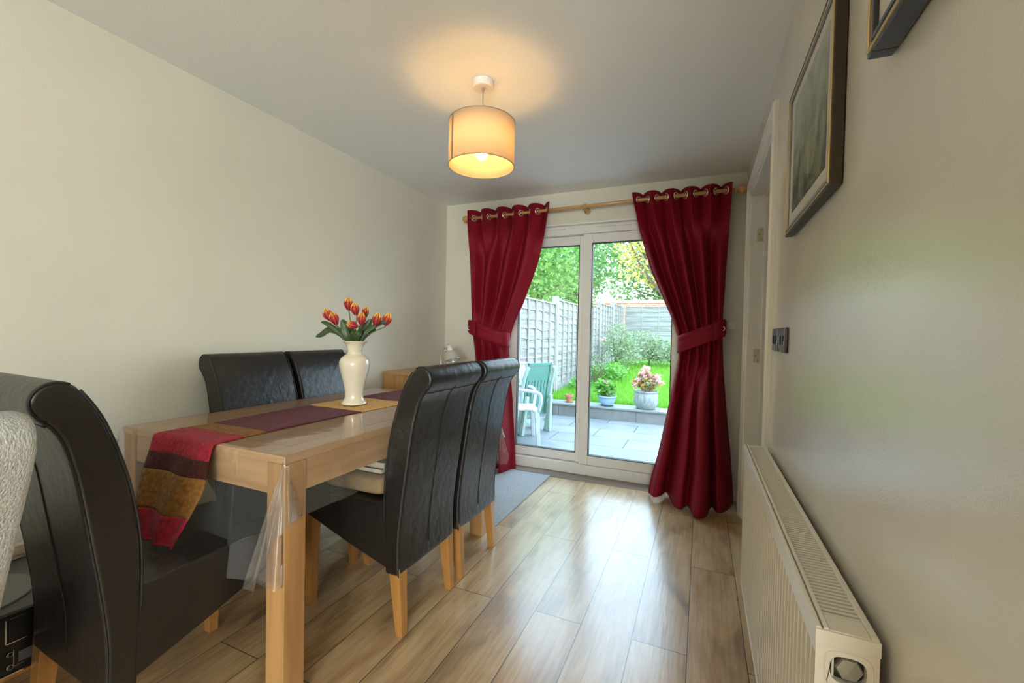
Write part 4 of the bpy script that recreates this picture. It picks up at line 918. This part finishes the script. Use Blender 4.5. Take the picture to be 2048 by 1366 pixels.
# ------------------------------------------------------------------ the garden
PZ0 = -.10
struct(G().box(-6, 4, D+.28, 6.70, PZ0-.15, PZ0).obj('floor_patio', M['paving']))
struct(G().box(OX0-.1, OX1+.1, D+.145, D+.33, -.06, -.005).obj('trim_5', M['upvc']))
SY, SZT = 6.665, .098
tag(G().box(-6, 4, SY, SY+.10, PZ0, SZT-.032).obj('retaining_step', M['stepface']), 'low grey tiled retaining step between patio and lawn', 'step')
tag(G().box(-6, 4, SY-.025, SY+.34, SZT-.032, SZT).obj('coping_slab', brick_mat('pale_grey_coping', (.24, .265, .27), (.21, .235, .24), (.09, .09, .09), .9, 3, .004, (0, 1), .5, 3, .3, shift=(.1, 0)), bevel=.006), 'pale grey coping slabs capping the garden step', 'coping')
def lawn_z(y): return .075+max(0, y-7)*.045
lw = G().grid(lambda u, v: (lerp(-2.9, 4, u), lerp(SY+.10, 15.0, v), lawn_z(lerp(SY+.1, 15.0, v))+.03*noise.noise(Vector((u*9, v*12, 0)))), 40, 60)
lw.obj('lawn', mat('lawn_turf', (.12, .30, .03), .9, noise_amt=.5, noise_scale=14, col2=(.05, .16, .015), bump=1, bump_scale=60))
lawn = bpy.data.objects['lawn']; tag(lawn, 'bright green grass lawn rising beyond the garden step', 'lawn')
rg_ = random.Random(5); gb = G()
for i in range(26000):
    v = rg_.random()**1.5; y = lerp(SY+.36, 13.2, v); x = rg_.uniform(-2.45, -.06*y+.6); z = lawn_z(y)+.015
    h = rg_.uniform(.03, .085)*(1+.35*v); a = rg_.uniform(0, PI); wdd = rg_.uniform(.003, .006)*(1+v*1.3); dx, dy = math.cos(a)*wdd, math.sin(a)*wdd; lx, ly = rg_.uniform(-.03, .03), rg_.uniform(-.03, .03)
    n = len(gb.v); gb.v += [Vector((x-dx, y-dy, z-.03)), Vector((x+dx, y+dy, z-.03)), Vector((x+lx, y+ly, z+h))]; gb.f.append((n, n+1, n+2))
me = bpy.data.meshes.new('grass_blades'); me.from_pydata([tuple(v) for v in gb.v], [], gb.f); me.materials.append(M['grass'])
go = bpy.data.objects.new('grass_blades', me); C.objects.link(go); tag(go, 'short green grass blades growing on the garden lawn', 'grass', kind='stuff')

# fences: overlapping wavy boards with battens
def cobj(g, name, m, parent, root, **k):
    for i, v in enumerate(g.v): g.v[i] = v-Vector(root.location)
    return g.obj(name, m, parent, **k)
def lap_panel(name, a, b, z0, z1, along, pos, m, parent, seed, face=1, nb_=11, nbat=5, wav=.014):
    """along 0 = runs in x, 1 = runs in y"""
    rn = random.Random(seed); g = G(); hgt = (z1-z0-.04)/nb_
    for k in range(nb_):
        zb = z0+.02+k*hgt; off = rn.random()*9; N_ = 20
        def fn(u, v):
            s = lerp(a, b, u); e = wav*noise.noise(Vector((s*5+off, k*2.2, seed)))*2.6 if v < .5 else 0
            z = lerp(zb-.012, zb+hgt+.01, v)+e; q = pos-face*(.016 if v < .5 else .002)
            return (s, q, z) if along == 0 else (q, s, z)
        g.grid(fn, N_, 1)
    t = pobj(g, name, m, parent, solid=.006)
    for i in range(nbat+1):
        s = lerp(a+.02, b-.02, i/nbat); zz = z1
        bb = G().box(s-.014, s+.014, pos-face*.018-.011, pos-face*.018+.008, z0, z1-.02) if along == 0 else G().box(min(pos-face*.016, pos-face*.040), max(pos-face*.016, pos-face*.040), s-.016, s+.016, z0, z1-.02)
        cobj(bb, 'batten', M['batten'], t, parent)
    cpp = G().box(a, b, pos-.03, pos+.03, z1-.025, z1) if along == 0 else G().box(pos-.03, pos+.03, a, b, z1-.025, z1)
    cobj(cpp, 'capping_rail', M['batten'], t, parent, bevel=.003)
    return t
FX = -2.50
ys_ = [4.02, 5.87, 7.72, 9.57, 11.42, 13.27, 15.02]; tops = [1.70, 1.76, 1.85, 1.93, 2.05, 2.17]
fl = empty('garden_fence', (FX, 4.02, PZ0), 0, 'weathered overlap panel fence with concrete posts along the left of the garden', 'fence')
for i in range(6):
    base = PZ0+.12 if i < 2 else lawn_z(ys_[i])+.15
    lap_panel('fence_panel', ys_[i]+.05, ys_[i+1]-.05, base, tops[i], 1, FX, M['fence'], fl, i, face=-1)
    pobj(G().box(FX-.025, FX+.025, ys_[i]+.05, ys_[i+1]-.05, base-.25, base), 'gravel_board', M['conc'], fl, bevel=.004)
for i, yy in enumerate(ys_):
    tp = (tops[min(i, 5)]+tops[max(i-1, 0)])/2+.09
    pobj(G().box(FX-.05, FX+.05, yy-.05, yy+.05, PZ0, tp), 'fence_post', M['conc'], fl, bevel=.006)
fb = empty('garden_fence', (FX, 15.07, .3), 0, 'pale overlap panel fence across the back of the garden below the brick wall', 'fence')
xs_ = [FX+.05, -.70, 1.13, 2.96]
for i in range(3):
    lap_panel('fence_panel', xs_[i]+.05, xs_[i+1]-.05, .45, 2.17, 0, 15.07, M['fence_x'], fb, 20+i, face=1, nbat=3, wav=.004)
    pobj(G().box(xs_[i+1]-.05, xs_[i+1]+.05, 15.02, 15.12, .3, 2.24), 'fence_post', M['conc'], fb, bevel=.006)
bw_ = empty('brick_wall', (-.5, 16.6, 0), 0, 'red brick wall with orange coping rising behind the back fence', 'wall')
pobj(G().box(-4.5, 4, 16.5, 16.72, 0, 2.40), 'brickwork', M['brick'], bw_)
pobj(G().box(-4.5, 4, 16.46, 16.76, 2.40, 2.50), 'coping', M['soldier'], bw_)

def leaves(g, n, blobs, size, seed, hang=0):
    rn = random.Random(seed); wts = [b[3]*b[4]*b[5] for b in blobs]
    for _ in range(n):
        b = rn.choices(blobs, wts)[0]
        while True:
            p = Vector((rn.uniform(-1, 1), rn.uniform(-1, 1), rn.uniform(-1, 1)))
            if p.length < 1 and rn.random() < .25+.75*p.length: break
        c = Vector((b[0]+p.x*b[3], b[1]+p.y*b[4], b[2]+p.z*b[5])); s = size*rn.uniform(.6, 1.25)
        d = Vector((rn.uniform(-1, 1), rn.uniform(-1, 1), rn.uniform(-.8, .6)-hang)).normalized(); sd = d.cross(Vector((rn.uniform(-1, 1), rn.uniform(-1, 1), rn.uniform(-1, 1)))).normalized(); nn = d.cross(sd)
        k = len(g.v); g.v += [c, c+d*s*.45+sd*s*.28+nn*s*.06, c+d*s, c+d*s*.45-sd*s*.28+nn*s*.06]; g.f += [(k, k+1, k+2), (k, k+2, k+3)]
    return g
def fastobj(g, name, m, parent):
    me = bpy.data.meshes.new(name); p0 = Vector(parent.location); me.from_pydata([tuple(v-p0) for v in g.v], [], g.f); me.materials.append(m)
    o = bpy.data.objects.new(name, me); C.objects.link(o); o.parent = parent; return o
def branches(g, base, blobs, r, seed, per=3):
    rn = random.Random(seed); base = Vector(base); top = base+Vector((0, 0, max(.2, min(b[2] for b in blobs)-base.z)*.6))
    g.tube([base, top], [r, r*.75], 8)
    for b in blobs:
        for _ in range(per):
            tgt = Vector((b[0]+rn.uniform(-.6, .6)*b[3], b[1]+rn.uniform(-.6, .6)*b[4], b[2]+rn.uniform(-.3, .8)*b[5])); mid = lerp(top, tgt, .5)+Vector((rn.uniform(-.15, .15),)*3)*b[3]
            g.tube(catmull([top, mid, tgt], 4), [lerp(r*.5, r*.08, i/8) for i in range(9)], 6)
    return g
def bush(name, lab, cat, base, blobs, n, size, m, r=.03, seed=1, group=None, per=3, hang=0):
    t = empty(name, base, 0, lab, cat, group)
    fastobj(leaves(G(), n, blobs, size, seed, hang), 'foliage', m, t); fastobj(branches(G(), base, blobs, r, seed, per), 'branches', M['bark'], t)
    return t
bush('tree', 'leafy green tree overhanging the left fence from next door', 'tree', (-4.2, 9.2, 0), [(-4.0, 8.6, 2.9, 1.5, 2.0, 1.1), (-4.2, 10.6, 3.3, 1.7, 2.0, 1.3), (-3.6, 9.6, 2.35, 1.0, 1.8, .65), (-4.4, 7.0, 3.2, 1.4, 1.5, 1.3), (-5.0, 8.5, 4.2, 1.5, 2.5, 1.2)], 15000, .13, M['leaf_green'], .12, 1, per=6)
bush('tree', 'dark green tree in the middle distance behind the left fence', 'tree', (-4.2, 14.2, 0), [(-3.9, 13.6, 3.2, 1.2, 1.6, 1.3), (-4.4, 15.2, 4.0, 1.7, 1.6, 1.6)], 6500, .15, M['leaf_dark'], .12, 2, per=6)
bush('tree', 'yellowing autumn tree with gaps of sky, beyond the brick wall', 'tree', (-1.4, 19.5, 0), [(-1.8, 19.3, 4.7, 1.9, 1.5, 1.5), (-.3, 19.6, 4.6, 1.4, 1.4, 1.0), (-.8, 19.2, 6.0, 2.2, 1.5, .9), (-2.9, 19.6, 5.6, 1.3, 1.4, 1.2), (.8, 19.2, 5.6, 1.5, 1.5, 1.4)], 3600, .20, M['leaf_autumn'], .16, 3, per=7)
bush('tree', 'green tree crown low behind the brick wall, under the yellow one', 'tree', (-.6, 21.5, 0), [(-2.6, 21.6, 3.5, 1.8, 1.3, 1.3), (-.4, 21.3, 3.3, 1.9, 1.2, 1.2), (1.6, 21.6, 3.5, 1.9, 1.2, 1.4), (-3.4, 22.5, 5.6, 1.6, 1.3, 1.9)], 6500, .20, M['leaf_dark'], .16, 4, per=6)
bush('shrub', 'sage green variegated shrub spreading before the back fence', 'shrub', (-1.3, 12.4, lawn_z(12.4)), [(-1.5, 12.4, .95, .55, .4, .42), (-1.0, 12.3, .80, .5, .4, .35), (-.55, 12.4, .75, .45, .4, .33)], 3200, .07, M['leaf_sage'], .02, 5, per=8)
bush('shrub', 'tall loose shrub with pale leaves by the left fence', 'shrub', (-2.0, 11.2, lawn_z(11.2)), [(-1.95, 11.2, 1.05, .35, .4, .50), (-1.75, 11.3, .75, .38, .35, .35)], 1500, .07, M['leaf_sage'], .02, 6, per=8)
bush('shrub', 'low bright green clump growing in the bed at the fence foot', 'shrub', (-2.1, 8.5, lawn_z(8.5)), [(-2.15, 8.4, .22, .22, .5, .16), (-2.1, 9.3, .33, .25, .5, .20), (-1.75, 9.6, .4, .3, .5, .18)], 1600, .08, M['leaf_bright'], .012, 7, per=5)
# rose: thin bare stems with a few leaves and one bloom
rs = empty('rose_bush', (-1.95, 8.8, lawn_z(8.8)), 0, 'thin-stemmed rose with one faded bloom standing by the left fence', 'rose bush')
g = G(); rn = random.Random(9); tips = []
for k in range(9):
    tip = Vector((-1.95+rn.uniform(-.22, .35), 8.8+rn.uniform(-.2, .2), rn.uniform(.55, 1.0))); tips.append(tip); g.tube(catmull([(-1.95, 8.8, .15), (-1.95+rn.uniform(-.1, .15), 8.8, .45), tip], 4), .006, 5)
tips[0].x, tips[0].z = -1.80, 1.12; g.tube(catmull([(-1.95, 8.8, .15), (-1.85, 8.8, .6), tips[0]], 4), .007, 5)
fastobj(g, 'stems', M['stem'], rs); fastobj(leaves(G(), 260, [(tp.x, tp.y, tp.z-.05, .13, .13, .14) for tp in tips], .06, 12), 'foliage', M['leaf_sage'], rs)
fastobj(leaves(G(), 40, [(tips[0].x, tips[0].y, tips[0].z, .035, .035, .035)], .035, 13), 'bloom', M['petal_pink'], rs)

# pots on the step
pt = empty('plant_pot', (-1.325, SY+.12, SZT), 0, 'pale blue bowl pot on the step, left of the large grey pot', 'pot')
pobj(G().lathe([(0, 0), (.075, 0), (.080, .008), (.115, .05), (.132, .10), (.138, .128), (.150, .130), (.152, .148), (.142, .150), (.136, .132), (0, .125)], (-1.325, SY+.12, SZT+.008), 40), 'bowl', M['bluepot'], pt, smooth=True)
pobj(G().lathe([(0, 0), (.10, 0), (.10, .008), (0, .008)], (-1.325, SY+.12, SZT), 32), 'saucer', M['black_pl'], pt)
pobj(G().lathe([(0, 0), (.135, 0)], (-1.325, SY+.12, SZT+.137), 32), 'soil', M['soil'], pt)
pl1 = empty('leafy_plant', (-1.325, SY+.12, SZT+.14), 0, 'bushy bright green plant growing in the pale blue bowl', 'plant')
fastobj(leaves(G(), 420, [(-1.34, SY+.12, SZT+.26, .17, .15, .12), (-1.38, SY+.12, SZT+.30, .12, .12, .09)], .085, 21), 'foliage', M['leaf_bright'], pl1)
fastobj(branches(G(), (-1.325, SY+.12, SZT+.13), [(-1.34, SY+.12, SZT+.27, .15, .12, .1)], .006, 2, 12), 'stems', M['tulip_stem'], pl1)
fastobj(leaves(G(), 26, [(-1.33, SY+.06, SZT+.37, .03, .03, .02)], .04, 22), 'blooms', M['petal_pink'], pl1)
gx, gy = -.745, SY+.14
pt = empty('plant_pot', (gx, gy, SZT), 0, 'large speckled grey glazed pot holding pink begonias on the step', 'pot')
pobj(G().lathe([(0, 0), (.115, 0), (.125, .006), (.150, .03), (.172, .08), (.180, .14), (.178, .20), (.170, .235), (.168, .245), (.178, .252), (.182, .266), (.176, .276), (.162, .276), (.158, .25), (0, .24)], (gx, gy, SZT), 48), 'glazed_body', M['glazepot'], pt, smooth=True)
pobj(G().lathe([(0, .25), (.161, .25)], (gx, gy, SZT), 40), 'soil', M['soil'], pt)
bg = empty('begonia', (gx, gy, SZT+.25), 0, 'pink-flowered begonia with rusty leaves in the large grey pot', 'plant')
stm = G(); rn = random.Random(31); hs = [(-.10, .30), (-.13, .24), (.02, .47), (-.03, .44), (-.06, .40), (.01, .40), (.13, .33), (.17, .33), (.19, .30), (.22, .25), (-.02, .33), (.10, .27), (-.15, .20), (.05, .36)]
bl = []
for dx, dz in hs:
    tip = Vector((gx+dx, gy+rn.uniform(-.1, .08), SZT+.25+dz-.10)); stm.tube(catmull([(gx+dx*.35, gy+rn.uniform(-.05, .05), SZT+.25), (gx+dx*.6, gy, SZT+.25+dz*.4), tip], 4), .006, 6); bl.append(tip)
fastobj(stm, 'stems', mat('red_stem', (.42, .15, .10), .5), bg)
fastobj(leaves(G(), 330, [(gx+.0, gy, SZT+.40, .19, .14, .10), (gx-.02, gy, SZT+.50, .12, .1, .08)], .075, 32), 'foliage', M['leaf_begonia'], bg)
fastobj(leaves(G(), 200, [(gx+.0, gy, SZT+.42, .2, .15, .10)], .06, 35), 'green_foliage', M['leaf_sage'], bg)
fastobj(leaves(G(), 420, [(p.x, p.y-.03, p.z, .034, .034, .03) for p in bl], .045, 33), 'blooms', M['petal_pink'], bg)
tx, ty = -1.94, SY+.14
pt = empty('plant_pot', (tx, ty, SZT), 0, 'small terracotta pot with saucer on the step beside the fence post', 'pot')
pobj(G().lathe([(0, .008), (.042, .008), (.058, .09), (.068, .09), (.070, .125), (.060, .125), (.057, .10), (0, .10)], (tx, ty, SZT), 32), 'pot_body', M['terracotta'], pt, smooth=False)
pobj(G().lathe([(0, 0), (.062, 0), (.075, .016), (.070, .016), (.06, .008), (0, .008)], (tx, ty, SZT), 32), 'saucer', M['terracotta'], pt)

# garden chairs
def white_armchair(x, y, rz, lab):
    t = empty('garden_chair', (x, y, PZ0), rz, lab, 'chair'); m = M['white_pl']
    def seat(u, v):
        X = lerp(-.235, .235, u)*(1-.12*(1-v)*0+.0); Y = lerp(-.20, .25, v); r = 1-max(0, abs(u-.5)*2-.7)*.9*(1 if v > .7 else 0)
        return (X, Y*r, .41-.012*math.sin(PI*u)*math.sin(PI*v)-(.03 if v > .96 else 0))
    G().grid(seat, 18, 18).obj('seat', m, t, smooth=True, solid=.016)
    for s in (-1, 1):
        G().taper((s*.25, .24, 0), (s*.215, .215, .40), .022, .028).obj('leg', m, t, bevel=.006)
        G().taper((s*.235, -.26, 0), (s*.205, -.19, .40), .022, .028).obj('leg', m, t, bevel=.006)
        P_ = catmull([(s*.225, .235, .39), (s*.265, .255, .52), (s*.270, .235, .60), (s*.272, .12, .635), (s*.265, -.06, .65), (s*.235, -.20, .66)], 6)
        G().tube(P_, [.022]*len(P_), 10).obj('armrest', m, t, smooth=True)
    sl_ = G()
    for k in range(7): xx = lerp(-.17, .17, k/6); sl_.tube([(xx*.9, -.19, .40), (xx, -.235, .60), (xx*1.05, -.265, .80)], .012, 6)
    sl_.tube(catmull([(-.215, -.19, .40), (-.235, -.23, .62), (-.20, -.265, .79), (0, -.285, .84), (.20, -.265, .79), (.235, -.23, .62), (.215, -.19, .40)], 6), .019, 8)
    sl_.obj('backrest', m, t, smooth=True)
    return t
white_armchair(-2.03, 4.83, math.radians(-62), 'white plastic garden armchair just outside the fixed glass panel')
def folded_chair(x, y, rz, frame_m, slat_m, lab, lean=.16, h=.92):
    t = empty('folded_chair', (x, y, PZ0), rz, lab, 'chair')
    def L(z): return -lean*z
    for s in (-1, 1):
        P_ = catmull([(s*.235, .03, 0), (s*.235, .02+L(.3), .3), (s*.245, .035+L(.6), .62), (s*.24, .03+L(.9), .80), (s*.215, .01+L(.9), .875)], 5)
        G().tube(P_, [.024]*len(P_), 10).obj('side_frame', frame_m, t, smooth=True)
        G().taper((s*.235, -.05, 0), (s*.20, -.02+L(.5), .50), .022, .022).obj('leg', frame_m, t, bevel=.005)
    G().box(-.235, .235, .0, .03, .13, .18).obj('cross_bar', frame_m, t, bevel=.004)
    b = G(); z0, z1 = .24, h
    def bar(x0, x1, za, zb, d=.018, th=.016):
        b.add([(x0, L(za)-d, za), (x1, L(za)-d, za), (x1, L(za)-d+th, za), (x0, L(za)-d+th, za), (x0, L(zb)-d, zb), (x1, L(zb)-d, zb), (x1, L(zb)-d+th, zb), (x0, L(zb)-d+th, zb)], [(0,3,2,1),(4,5,6,7),(0,1,5,4),(1,2,6,5),(2,3,7,6),(3,0,4,7)])
    d0 = -.03
    bar(-.20, -.175, z0, z1, d0, .03); bar(.175, .20, z0, z1, d0, .03); bar(-.20, .20, z1-.03, z1, d0, .03); bar(-.20, .20, z0, z0+.03, d0, .03)
    bar(-.17, .17, z0+.03, z0+.20, d0-.008); bar(-.17, .17, z1-.23, z1-.035, d0-.008)
    for k in range(6): xx = lerp(-.135, .135, k/5); bar(xx-.018, xx+.018, z0+.20, z1-.23, d0-.008)
    b.obj('slatted_back', slat_m, t, bevel=.002)
    return t
folded_chair(-1.985, 5.30, math.radians(-128+180+10), M['palegreen_pl'], M['green_pl'], 'folded green plastic recliner standing beside the white armchair')
folded_chair(-2.24, 5.40, math.radians(50), M['white_pl'], M['white_pl'], 'folded white plastic chair leaning by the fence behind the white armchair', lean=-.12, h=.90)
